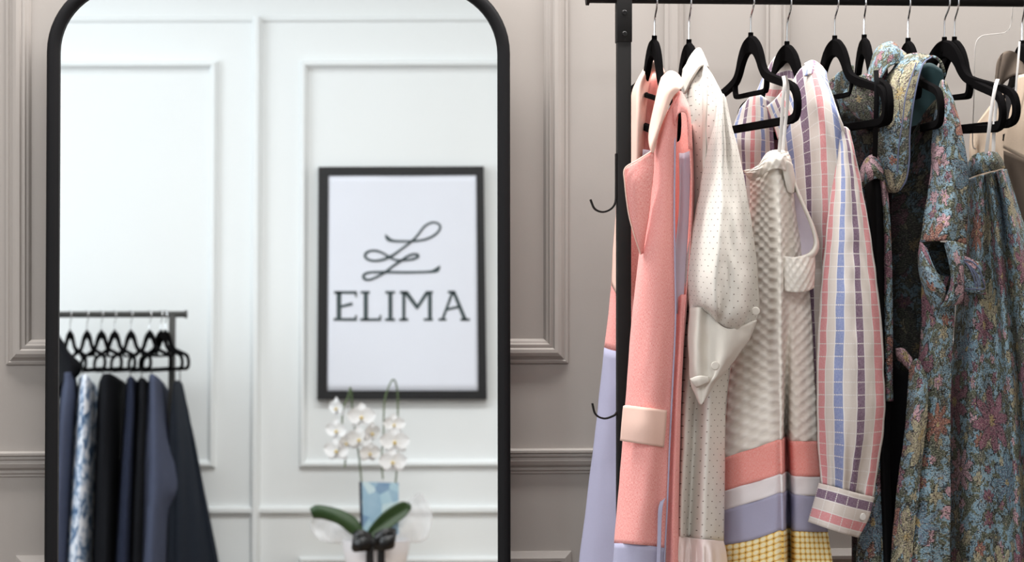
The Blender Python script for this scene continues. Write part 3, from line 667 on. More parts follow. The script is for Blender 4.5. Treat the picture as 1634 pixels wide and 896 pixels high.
# ------------------------------------------------------------------ orchid on a console table below the poster
OY = YB+.42
tz = M(600, 926, OY).z
def build_orchid():
    c = M(600, 900, OY); k = (M(601, 800, OY)-M(600, 800, OY)).x
    root = thing('potted_orchid', 'white moth orchid in a bow-tied white pot, mirrored below the framed poster', 'plant', (c.x, OY, tz), None)
    zt = M(600, 862, OY).z; R = 53*abs(k)
    mb = MB(); mb.lathe([(R*.62, 0), (R*.72, .004), (R*.9, (zt-tz)*.4), (R, (zt-tz)*.8), (R*1.02, zt-tz), (R*.96, zt-tz), (R*.9, (zt-tz)*.82)], (c.x, OY, tz), 32); mb.build('pot', MAT['pot'], root)
    # leaves
    sheet('leaf', [[(494, 811, OY+.06), (496, 816, OY+.07), (500, 826, OY+.06)], [(508, 805, OY+.07), (513, 815, OY+.08), (518, 828, OY+.07)], [(542, 812, OY+.08), (541, 825, OY+.09), (540, 836, OY+.08)], [(568, 826, OY+.08), (564, 840, OY+.09), (558, 850, OY+.08)], [(582, 848, OY+.08), (577, 853, OY+.085), (571, 858, OY+.08)]], MAT['leaf'], root, 8, 20, .003, fn=M, wr=0)
    sheet('leaf', [[(654, 803, OY+.03), (656, 806, OY+.04), (656, 811, OY+.03)], [(640, 800, OY+.05), (647, 812, OY+.04), (648, 822, OY+.05)], [(614, 815, OY+.07), (622, 828, OY+.055), (628, 838, OY+.07)], [(594, 836, OY+.08), (600, 844, OY+.065), (606, 854, OY+.08)], [(584, 852, OY+.08), (586, 856, OY+.07), (590, 860, OY+.08)]], MAT['leaf'], root, 8, 20, .003, fn=M, wr=0)
    # flower spikes
    cord('stem', [(583, 856, OY), (580, 800, OY), (577, 769, OY), (573, 730, OY), (568, 695, OY), (563, 660, OY), (561, 628, OY+.01), (559, 618, OY+.015), (556, 632, OY+.02), (548, 650, OY+.03), (546, 690, OY+.03), (552, 715, OY+.03), (550, 745, OY+.03)], .0032, MAT['stem'], root, 60, fn=M)
    cord('stem', [(612, 856, OY), (624, 820, OY), (631, 772, OY), (635, 715, OY), (635, 660, OY), (634, 622, OY), (628, 605, OY+.01), (619, 620, OY+.02), (613, 645, OY+.03), (612, 690, OY+.03), (609, 730, OY+.03), (611, 764, OY+.03)], .0032, MAT['stem'], root, 60, fn=M)
    # blossoms: two wide petals, three sepals, a yellow lip
    def petal(mb, cen, ang, ln, wd, tilt, face):
        U = Vector((math.cos(ang), 0, math.sin(ang))); Wd = Vector((-math.sin(ang), 0, math.cos(ang))); N = Vector((0, 1, 0)); V = []; Fc = []
        for i in range(6):
            t = i/5; hw = wd*math.sin(PI*min(1, .12+.86*t))**.8
            for j in range(5):
                s = (j-2)/2; V.append(cen + face @ (U*(ln*t)+Wd*(hw*s)+N*(.004*s*s+tilt*t*t-.004)))
        for i in range(5):
            for j in range(4): Fc.append((i*5+j, i*5+j+1, (i+1)*5+j+1, (i+1)*5+j))
        mb.add(V, Fc)
    for px, py, s, yaw in ((537, 650, .8, .8), (537, 686, .9, .5), (537, 718, 1, .4), (551, 706, .8, -.9), (577, 664, 1.05, .1), (573, 700, 1, .2), (593, 690, .85, -.9), (590, 722, .85, -.5), (629, 676, .8, 0), (630, 704, 1.1, .1), (627, 736, 1.05, .1)):
        cen = M(px, py, OY+.05); face = Matrix.Rotation(yaw, 3, 'Z') @ Matrix.Rotation(-.25, 3, 'X')
        mb = MB(); L = .052*s
        for a, ln, wd in ((0.15, 1.05, .62), (PI-.15, 1.05, .62)): petal(mb, cen, a, L*ln, L*wd, .003, face)
        for a, ln, wd in ((PI/2, 1, .4), (-PI/2+.75, 1, .38), (-PI/2-.75, 1, .38)): petal(mb, cen+face @ Vector((0, -.004, 0)), a, L*ln, L*wd, -.004, face)
        fl = mb.build('flower', MAT['petal'], root)
        mb = MB(); mb.disc(cen+face @ Vector((0, .002, -.003)), face @ Vector((0, 1, -.3)), .006*s, .010, 10); mb.build('lip', MAT['lip'], fl)
    # tissue wrap
    sheet('tissue_wrap', [[(500, 822, OY-.02), (520, 812, OY+.01), (545, 820, OY-.02), (568, 840, OY-.02)], [(496, 842, OY-.04), (520, 840, OY-.02), (548, 848, OY+.035), (574, 858, OY+.03)], [(514, 864, OY-.02), (532, 866, OY-.02), (554, 868, OY+.035), (578, 866, OY+.03)]], MAT['tissue'], root, 20, 12, .0006, fn=M, wr=.004, wf=20)
    sheet('tissue_wrap', [[(606, 840, OY-.02), (630, 822, OY-.04), (660, 790, OY-.02), (672, 786, OY)], [(610, 856, OY+.03), (640, 846, OY+.01), (670, 828, OY-.02), (690, 820, OY)], [(612, 866, OY+.03), (640, 864, OY-.02), (666, 866, OY-.02), (682, 858, OY)]], MAT['tissue'], root, 20, 12, .0006, fn=M, wr=.004, wf=20)
    # bow
    by = OY+.165
    for pts in ([(592, 863, by), (576, 856, by+.012), (563, 860, by), (566, 868, by+.008), (578, 868, by+.02), (594, 866, by)], [(596, 862, by), (612, 854, by+.015), (629, 854, by), (630, 862, by+.008), (616, 866, by+.02), (598, 866, by)]):
        q = catmull([M(*p) for p in pts], 30); V = []; Fc = []
        for p in q: V += [p+Vector((.004, .004, .028)), p+Vector((-.004, -.004, -.028))]
        Fc = [(2*i, 2*i+1, 2*i+3, 2*i+2) for i in range(30)]
        o = finish('bow_loop', V, Fc, MAT['satin'], root); m = o.modifiers.new('t', 'SOLIDIFY'); m.thickness = .001
    mb = MB(); mb.disc(M(595, 864, by), (0, 1, 0), .013, .014, 12); mb.build('bow_knot', MAT['satin'], root)
    for x in (590, 608):
        sheet('bow_tail', [[(x-2, 864, by), (x+8, 864, by)], [(x-6, 884, by-.002), (x+6, 884, by)], [(x-6, 920, by-.01), (x+8, 920, by-.01)]], MAT['satin'], root, 4, 10, .001, fn=M, wr=.001)
    # pot plant label card
    v = [M(573, 768, OY+.06), M(636, 770, OY+.03), M(636, 852, OY+.03), M(575, 852, OY+.06)]; d = Vector((0, -.012, 0))
    tagc = thing('gift_card', 'pale blue printed card standing in the mirrored orchid pot', 'card', (v[3]+v[2])/2)
    o = finish('card_face', v+[p+d for p in v], [(0, 1, 2, 3), (7, 6, 5, 4), (0, 4, 5, 1), (1, 5, 6, 2), (2, 6, 7, 3), (3, 7, 4, 0)], MAT['card'], tagc, False, [(.0, .18), (.15, .18), (.15, 0), (0, 0)]*2)
    V = [M(573, 768, OY+.061), M(577, 768, OY+.0595), M(579, 852, OY+.0595), M(575, 852, OY+.061)]
    finish('card_edge', V, [(0, 1, 2, 3)], MAT['navy'], tagc, False)
build_orchid()
def build_table():
    c = M(620, 930, OY); root = thing('console_table', 'pale wooden console table under the orchid, just below the mirrored view', 'table', (c.x, OY, 0))
    x0, x1, y0, y1 = c.x-.4, c.x+.4, YB+.05, YB+.62
    mb = MB(); mb.box((x0, y0, tz-.03), (x1, y1, tz), .003); mb.build('tabletop', MAT['wood'], root)
    for x in (x0+.03, x1-.03):
        for y in (y0+.03, y1-.03):
            mb = MB(); mb.box((x-.02, y-.02, 0), (x+.02, y+.02, tz-.03), .002); mb.build('leg', MAT['wood'], root)
build_table()
# ------------------------------------------------------------------ clothes on the front rack
GR = 'clothes on the front rack'
def garment(name, label, cat, px, py): p = P(px, py, RY); return thing(name, label, cat, (p.x, RY, p.z), GR)
def yy(row, Y): return [(q[0], q[1], Y) for q in row]
def button(px, py, Y, r, mat, parent, n=(-.1, -1, 0)):
    mb = MB(); mb.disc(P(px, py, Y), n, r, .003, 16); return mb.build('button', mat, parent)

# --- long pink coat
def pink_coat():
    g = garment('coat', 'long sleeveless pink coat with peach collar and lavender hem, next to the rack post', 'coat', 1046, 110)
    m = MAT
    fp = [[(1050, 205, 3.92), (1058, 195, 3.862), (1072, 165, 3.845), (1085, 147, 3.848)],
          [(1040, 262, 3.93), (1046, 255, 3.862), (1062, 250, 3.85), (1078, 250, 3.862)],
          [(1028, 345, 3.93), (1034, 340, 3.86), (1056, 340, 3.843), (1077, 340, 3.86)],
          [(1020, 410, 3.93), (1024, 410, 3.86), (1051, 410, 3.84), (1077, 420, 3.86)],
          [(1010, 500, 3.93), (1013, 500, 3.86), (1046, 500, 3.84), (1078, 505, 3.86)],
          [(1002, 600, 3.93), (1005, 600, 3.86), (1040, 600, 3.838), (1074, 600, 3.86)],
          [(996, 700, 3.93), (998, 700, 3.86), (1034, 700, 3.838), (1069, 700, 3.86)],
          [(988, 800, 3.93), (990, 800, 3.86), (1028, 800, 3.838), (1065, 800, 3.86)],
          [(983, 866, 3.93), (984, 866, 3.86), (1022, 868, 3.838), (1062, 874, 3.86)]]
    sheet('front_panel', fp, m['pink'], g, 26, 80, folds=[(.006, 1.5, .3, .3, .9)], wr=.001)
    sheet('hem_band', [fp[-1], [(978, 940, 3.93), (979, 940, 3.86), (1018, 942, 3.838), (1059, 944, 3.86)], [(970, 1060, 3.93), (972, 1060, 3.86), (1012, 1060, 3.838), (1056, 1060, 3.86)]], m['lavender'], g, 26, 16, wr=.001)
    cord('piping', [(1076, 192, 3.858), (1077, 240, 3.857), (1076, 330, 3.855), (1077, 420, 3.855), (1078, 505, 3.853), (1074, 600, 3.853), (1069, 700, 3.853), (1065, 800, 3.853), (1061, 880, 3.853), (1058, 960, 3.853)], .0013, m['lavender'], g, 60)
    sheet('shoulder', [[(1074, 152, 3.87), (1085, 145, 3.86), (1094, 158, 3.86), (1101, 180, 3.87), (1105, 240, 3.885)], [(1074, 172, 3.845), (1083, 164, 3.836), (1092, 168, 3.836), (1099, 183, 3.845), (1104, 238, 3.872)], [(1077, 200, 3.85), (1080, 185, 3.834), (1088, 179, 3.832), (1096, 187, 3.840), (1099, 238, 3.862)]], m['pink'], g, 30, 10, wr=.0004)
    # back of the coat beyond the arm hole, lilac lining
    sheet('back_panel', [[(1099, 195, 3.868), (1104, 198, 3.95), (1104, 190, 4.1)], [(1103, 300, 3.87), (1107, 300, 3.95), (1102, 300, 4.1)], [(1101, 400, 3.872), (1104, 400, 3.95), (1096, 400, 4.1)], [(1094, 480, 3.872), (1096, 480, 3.95), (1088, 480, 4.1)], [(1086, 600, 3.872), (1088, 600, 3.95), (1082, 600, 4.1)], [(1081, 760, 3.872), (1084, 760, 3.95), (1078, 760, 4.1)], [(1080, 1000, 3.872), (1082, 1000, 3.95), (1074, 1000, 4.1)]], m['pink'], g, 16, 50, wr=.001)
    sheet('side_panel', [[(1079, 480, 3.90), (1087, 470, 3.875), (1094, 470, 3.874)], [(1076, 560, 3.90), (1083, 560, 3.868), (1090, 560, 3.872)], [(1070, 650, 3.9), (1078, 650, 3.866), (1086, 650, 3.872)], [(1066, 780, 3.9), (1074, 780, 3.866), (1082, 780, 3.872)], [(1060, 1000, 3.9), (1070, 1000, 3.866), (1080, 1000, 3.872)]], m['pink'], g, 14, 40, wr=.001)
    ln = sheet('lining', [[(1084, 244, 3.90), (1091, 244, 3.91), (1102, 240, 3.90)], [(1084, 330, 3.89), (1090, 330, 3.90), (1100, 330, 3.90)], [(1076, 420, 3.885), (1084, 420, 3.895), (1095, 420, 3.895)], [(1078, 500, 3.88), (1083, 500, 3.885), (1089, 500, 3.88)]], m['lining'], g, 12, 24, wr=.0005); ln['label'] = 'pale lilac lining'
    sheet('inner_back', [[(1072, 180, 3.99), (1088, 172, 3.99), (1102, 185, 3.97)], [(1072, 240, 3.98), (1088, 240, 3.98), (1104, 240, 3.96)], [(1072, 480, 3.97), (1086, 480, 3.97), (1098, 480, 3.95)]], m['coral'], g, 10, 10, wr=.0005)
    # collar, lapel
    sheet('collar', [[(1056, 124, 3.93), (1068, 114, 3.905), (1080, 117, 3.88), (1089, 129, 3.87)], [(1051, 140, 3.92), (1062, 138, 3.855), (1075, 134, 3.838), (1088, 140, 3.836)], [(1044, 172, 3.91), (1052, 168, 3.85), (1062, 160, 3.836), (1075, 153, 3.836)], [(1037, 205, 3.90), (1044, 204, 3.852), (1052, 198, 3.838), (1062, 180, 3.838)], [(1036, 226, 3.88), (1038, 230, 3.85), (1042, 232, 3.842), (1050, 212, 3.85)], [(1039, 240, 3.86), (1040, 242, 3.85), (1042, 243, 3.846), (1045, 234, 3.85)]], m['peach'], g, 18, 26, .003, wr=.0006)
    sheet('lapel', [[(997, 269, 3.832), (1016, 256, 3.836), (1044, 238, 3.85)], [(997, 292, 3.832), (1016, 288, 3.828), (1042, 280, 3.846)], [(1003, 340, 3.835), (1016, 338, 3.832), (1036, 335, 3.848)], [(1013, 378, 3.84), (1020, 378, 3.838), (1030, 375, 3.85)], [(1022, 405, 3.852), (1023, 405, 3.852), (1026, 403, 3.855)]], m['pink'], g, 18, 24, .002, wr=.0008)
    cord('lapel_edge', [(1043, 239, 3.847), (1016, 256, 3.832), (997, 269, 3.829), (997, 292, 3.829), (1003, 340, 3.832), (1013, 378, 3.837), (1022, 405, 3.85)], .0011, m['peach'], g, 40)
    # far half of the coat
    sheet('far_collar', [[(1021, 122, 4.17), (1034, 103, 4.14), (1050, 97, 4.11), (1062, 118, 4.09)], [(1009, 150, 4.18), (1018, 140, 4.13), (1030, 128, 4.14), (1040, 118, 4.15)], [(1007, 200, 4.18), (1016, 200, 4.12), (1024, 196, 4.13), (1029, 190, 4.16)], [(1005, 330, 4.19), (1013, 330, 4.12), (1021, 330, 4.13), (1024, 330, 4.16)]], m['peach'], g, 20, 26, .003, wr=.001)
    sheet('inner_front', [[(1024, 140, 4.17), (1042, 118, 4.16), (1064, 120, 4.12)], [(1018, 200, 4.17), (1040, 200, 4.16), (1066, 200, 4.1)], [(1014, 250, 4.17), (1040, 250, 4.16), (1068, 250, 4.1)], [(1010, 330, 4.17), (1040, 330, 4.16), (1070, 330, 4.1)]], m['coral'], g, 16, 20, wr=.001)
    sheet('far_lining', [[(1026, 238, 4.12), (1040, 240, 4.13)], [(1024, 270, 4.12), (1040, 275, 4.13)], [(1018, 340, 4.12), (1030, 340, 4.13)]], m['lining'], g, 6, 8, wr=0)
    # outer back flaring out beyond the post
    top = [(979, 400, 4.19), (986, 400, 4.16), (1000, 400, 4.14)]
    sheet('peach_yoke', [[(984, 330, 4.19), (990, 330, 4.16), (1000, 330, 4.14)], [(979, 400, 4.19), (986, 400, 4.16), (1000, 400, 4.14)], [(977, 455, 4.19), (985, 470, 4.16), (1000, 505, 4.14)]], m['peach'], g, 10, 14, .0025, wr=.001)
    sheet('far_front', [[(985, 300, 4.21), (995, 300, 4.195), (1040, 300, 4.18)], [(976, 450, 4.21), (990, 450, 4.195), (1040, 450, 4.18)], [(964, 554, 4.21), (985, 560, 4.195), (1040, 566, 4.18)]], m['pink'], g, 14, 20, wr=.001)
    sheet('far_hem', [[(964, 554, 4.21), (985, 560, 4.195), (1040, 566, 4.18)], [(953, 660, 4.215), (975, 660, 4.195), (1036, 660, 4.18)], [(940, 770, 4.22), (965, 770, 4.198), (1032, 770, 4.18)], [(924, 896, 4.225), (955, 896, 4.20), (1028, 896, 4.18)], [(908, 1010, 4.23), (945, 1010, 4.20), (1024, 1010, 4.18)]], m['lavender'], g, 16, 30, wr=.001)
    # pocket flap, loose tab
    sheet('pocket_flap', [[(997, 652, 3.845), (999, 646, 3.843), (1032, 650, 3.826), (1063, 654, 3.848)], [(995, 680, 3.845), (996, 678, 3.842), (1030, 682, 3.822), (1061, 686, 3.846)], [(993, 702, 3.846), (994, 703, 3.844), (1028, 708, 3.826), (1058, 713, 3.848)]], m['peach'], g, 20, 12, .004, wr=.0005)
    sheet('tab', [[(1054, 800, 3.842), (1062, 794, 3.846)], [(1050, 815, 3.84), (1057, 812, 3.84)], [(1049, 860, 3.842), (1055, 860, 3.84)], [(1046, 940, 3.842), (1053, 940, 3.84)]], m['lavender'], g, 6, 16, .003, wr=.0005)
pink_coat()

# --- white eyelet dress
def eyelet_dress():
    g = garment('dress', 'white eyelet dress with a full gathered sleeve and buttoned cuff', 'dress', 1100, 80); m = MAT
    sheet('body', [[(1090, 110, 4.05), (1104, 90, 3.985), (1114, 84, 3.975), (1124, 100, 3.95), (1132, 116, 3.93)],
                   [(1088, 135, 4.06), (1102, 128, 3.96), (1121, 122, 3.93), (1138, 132, 3.86), (1153, 152, 3.845)],
                   [(1089, 210, 4.08), (1104, 205, 3.95), (1122, 205, 3.89), (1142, 205, 3.845), (1164, 205, 3.87)],
                   [(1092, 350, 4.08), (1104, 350, 3.95), (1126, 350, 3.915), (1150, 350, 3.92), (1180, 350, 3.97)],
                   [(1082, 520, 4.08), (1095, 520, 3.95), (1120, 520, 3.915), (1146, 520, 3.92), (1172, 520, 3.97)],
                   [(1079, 640, 4.08), (1090, 640, 3.93), (1112, 640, 3.935), (1134, 640, 3.895), (1158, 640, 3.95)],
                   [(1077, 760, 4.08), (1086, 760, 3.92), (1106, 760, 3.94), (1128, 760, 3.89), (1157, 760, 3.94)],
                   [(1076, 860, 4.08), (1083, 856, 3.915), (1101, 858, 3.945), (1124, 860, 3.885), (1154, 862, 3.94)]], m['eyelet'], g, 44, 90, planar=1.1, folds=[(.004, 3.2, .1, .45, .9)], wr=.0012)
    sheet('placket', [[(1121, 108, 3.94), (1126, 106, 3.935)], [(1122, 150, 3.888), (1128, 150, 3.88)], [(1121, 210, 3.88), (1127, 210, 3.874)], [(1121, 320, 3.90), (1127, 320, 3.898)]], m['cream'], g, 4, 24, .002, wr=.0004)
    sheet('collar', [[(1086, 132, 4.02), (1097, 100, 4.0), (1108, 82, 3.98), (1116, 77, 3.985), (1121, 84, 4.01)], [(1090, 140, 3.99), (1102, 112, 3.955), (1114, 93, 3.945), (1123, 92, 3.955), (1128, 100, 3.985)], [(1093, 150, 3.975), (1106, 124, 3.94), (1118, 106, 3.93), (1127, 106, 3.94), (1131, 110, 3.975)]], m['cream'], g, 20, 14, .003, wr=.0006)
    sheet('ruffle', [[(1076, 858, 4.06), (1083, 855, 3.912), (1101, 857, 3.94), (1124, 860, 3.882), (1154, 862, 3.94)], [(1070, 890, 4.06), (1079, 890, 3.90), (1100, 890, 3.93), (1126, 892, 3.87), (1160, 892, 3.94)], [(1058, 1000, 4.06), (1070, 1000, 3.89), (1098, 1000, 3.92), (1130, 1000, 3.86), (1170, 1000, 3.94)]], m['ruffle'], g, 60, 20, folds=[(.006, 9, 0, 0, .5)], wr=.001)
    sheet('sleeve', [[(1141, 164, 3.85), (1147, 153, 3.832), (1152, 150, 3.826), (1157, 158, 3.84)], [(1136, 200, 3.86), (1145, 198, 3.825), (1156, 196, 3.82), (1167, 200, 3.86)], [(1124, 262, 3.89), (1140, 262, 3.835), (1162, 262, 3.828), (1182, 262, 3.885)], [(1109, 345, 3.89), (1132, 345, 3.82), (1166, 345, 3.812), (1197, 345, 3.885)], [(1098, 400, 3.89), (1126, 400, 3.812), (1168, 402, 3.803), (1205, 404, 3.885)], [(1094, 445, 3.89), (1122, 448, 3.81), (1168, 456, 3.80), (1210, 460, 3.885)], [(1098, 478, 3.885), (1124, 482, 3.818), (1166, 502, 3.806), (1212, 494, 3.885)], [(1102, 494, 3.875), (1126, 496, 3.846), (1162, 527, 3.842), (1206, 516, 3.87)]], m['eyelet'], g, 56, 80, .0016, folds=[(.0055, 2.6, .1, 0, .3), (.003, 6.3, .4, .6, .95), (.0035, 4.1, .2, .0, .12)], wr=.0022)
    sheet('cuff', [[(1101, 491, 3.866), (1114, 490, 3.838), (1127, 494, 3.848), (1160, 524, 3.834), (1208, 510, 3.862)], [(1099, 540, 3.864), (1112, 543, 3.834), (1128, 548, 3.846), (1158, 556, 3.828), (1196, 540, 3.862)], [(1100, 585, 3.862), (1112, 586, 3.836), (1131, 585, 3.845), (1150, 582, 3.828), (1172, 574, 3.86)], [(1101, 606, 3.862), (1113, 605, 3.842), (1131, 601, 3.845), (1142, 600, 3.83), (1156, 594, 3.858)], [(1108, 626, 3.858), (1114, 628, 3.846), (1122, 620, 3.845), (1131, 616, 3.838), (1142, 608, 3.856)], [(1117, 645, 3.856), (1118, 645, 3.85), (1120, 644, 3.848), (1124, 638, 3.846), (1130, 630, 3.856)]], m['cream'], g, 30, 34, .002, wr=.0016, wf=26)
    sheet('cuff_fold', [[(1101, 604, 3.834), (1116, 599, 3.828), (1131, 601, 3.832)], [(1104, 609, 3.832), (1117, 606, 3.826), (1132, 606, 3.832)], [(1112, 618, 3.836), (1119, 615, 3.83), (1131, 609, 3.834)]], m['cream'], g, 10, 6, .002, wr=.0005)
    button(1206, 496, 3.848, .0068, m['cream'], g); button(1141, 583, 3.828, .0068, m['cream'], g)
eyelet_dress()

# --- cream waffle dress with banded hem
def waffle_dress():
    g = garment('dress', 'cream waffle dress with coral, white, lavender and yellow lace bands at the hem', 'dress', 1226, 240); m = MAT
    Y7 = (3.985, 3.935, 3.88, 3.856, 3.965, 3.888, 3.91)
    def r7(pts): return [(p[0], p[1], y) for p, y in zip(pts, Y7)]
    b0 = r7([(1152, 731), (1192, 718), (1236, 703), (1247, 700), (1255, 696), (1266, 703), (1304, 703)])
    b1 = r7([(1152, 784), (1192, 772), (1238, 758), (1248, 755), (1257, 752), (1269, 759), (1310, 760)])
    b2 = r7([(1151, 815), (1192, 803), (1238, 788), (1249, 785), (1258, 782), (1270, 789), (1313, 791)])
    b3 = r7([(1150, 870), (1192, 863), (1238, 848), (1250, 845), (1259, 842), (1271, 847), (1321, 848)])
    b4 = r7([(1144, 1010), (1190, 1006), (1238, 995), (1252, 990), (1262, 988), (1275, 990), (1342, 990)])
    rows = [[(1196, 282, 3.98), (1214, 274, 3.93), (1230, 262, 3.89), (1240, 258, 3.868), (1250, 258, 3.88), (1258, 262, 3.90), (1264, 272, 3.94)],
            [(1197, 330, 3.985), (1214, 330, 3.935), (1230, 330, 3.90), (1242, 330, 3.862), (1253, 330, 3.875), (1262, 330, 3.90), (1272, 330, 3.95)],
            [(1182, 450, 3.985), (1208, 450, 3.935), (1230, 450, 3.905), (1244, 450, 3.858), (1255, 450, 3.885), (1268, 450, 3.90), (1290, 450, 3.92)],
            [(1164, 600, 3.985), (1198, 597, 3.935), (1230, 594, 3.90), (1246, 592, 3.856), (1256, 592, 3.91), (1268, 592, 3.89), (1299, 592, 3.91)], b0]
    sheet('bodice', rows, m['waffle'], g, 66, 90, .002, planar=1.0, folds=[(.003, 4, .2, .3, .9)], wr=.0016)
    f2 = [(.003, 4, .2, 0, 0)]
    def band(n, a, b, mat, k): sheet(n, [a, [((p[0]+q[0])/2, (p[1]+q[1])/2, p[2]) for p, q in zip(a, b)], b], mat, g, 66, k, .002, planar=1.0, folds=f2, wr=.0006)
    band('coral_band', b0, b1, m['coral'], 10); band('white_band', b1, b2, m['white_band'], 8); band('lavender_band', b2, b3, m['lavender'], 10); band('lace_hem', b3, b4, m['lace'], 18)
    sheet('folded_neckline', [[(1186, 272, 3.975), (1208, 266, 3.92), (1226, 244, 3.885), (1242, 240, 3.875), (1257, 243, 3.885)], [(1192, 280, 3.96), (1212, 272, 3.90), (1230, 256, 3.855), (1246, 252, 3.848), (1262, 256, 3.88)], [(1198, 288, 3.965), (1216, 280, 3.905), (1232, 270, 3.858), (1248, 270, 3.852), (1266, 282, 3.89)]], m['waffle'], g, 34, 14, .003, U=.1, wr=.0015)
    sheet('folded_neckline', [[(1248, 262, 3.86), (1256, 256, 3.86), (1264, 262, 3.88)], [(1252, 285, 3.866), (1262, 288, 3.868), (1269, 292, 3.89)], [(1257, 305, 3.88), (1264, 308, 3.88), (1267, 306, 3.895)]], m['cream'], g, 12, 14, .003, wr=.001)
    # side loop of the bodice: band, its edge and the lilac inside
    sheet('loop_lining', [[(1258, 280, 3.925), (1266, 282, 3.915)], [(1258, 340, 3.935), (1288, 336, 3.915)], [(1256, 380, 3.94), (1300, 378, 3.915)], [(1254, 412, 3.93), (1300, 410, 3.91)]], m['lining'], g, 10, 20, wr=.0008)
    q = [(1260, 268, 3.89), (1269, 296, 3.885), (1284, 330, 3.88), (1297, 362, 3.878), (1302, 388, 3.876), (1293, 404, 3.872), (1270, 411, 3.868), (1252, 411, 3.868)]
    sheet('loop_edge', [[(a-3, b, c+.012) for a, b, c in q], [(a, b, c-.003) for a, b, c in q], [(a+4, b+5, c+.002) for a, b, c in q], [(a+4, b+7, c+.012) for a, b, c in q]], m['cream'], g, 50, 8, .002, wr=.0006)
    sheet('loop_band', [[(1250, 408, 3.868), (1266, 410, 3.862), (1284, 408, 3.866), (1300, 398, 3.88)], [(1251, 436, 3.866), (1268, 438, 3.858), (1286, 436, 3.862), (1300, 430, 3.88)], [(1252, 464, 3.868), (1270, 466, 3.862), (1286, 464, 3.866), (1298, 459, 3.88)]], m['waffle'], g, 30, 16, .0035, U=.07, wr=.0015)
    for k, pts in enumerate(([(1250, 121, 3.852), (1252, 135, 3.846), (1249, 160, 3.846), (1247, 200, 3.852), (1243, 245, 3.868)], [(1253, 121, 3.852), (1257, 140, 3.866), (1256, 170, 3.876), (1253, 200, 3.88), (1249, 245, 3.88)])):
        cord('hanging_loop', pts, .0028, m['ribbon'], g, 30, flat=(.3, 1, 0))
waffle_dress()

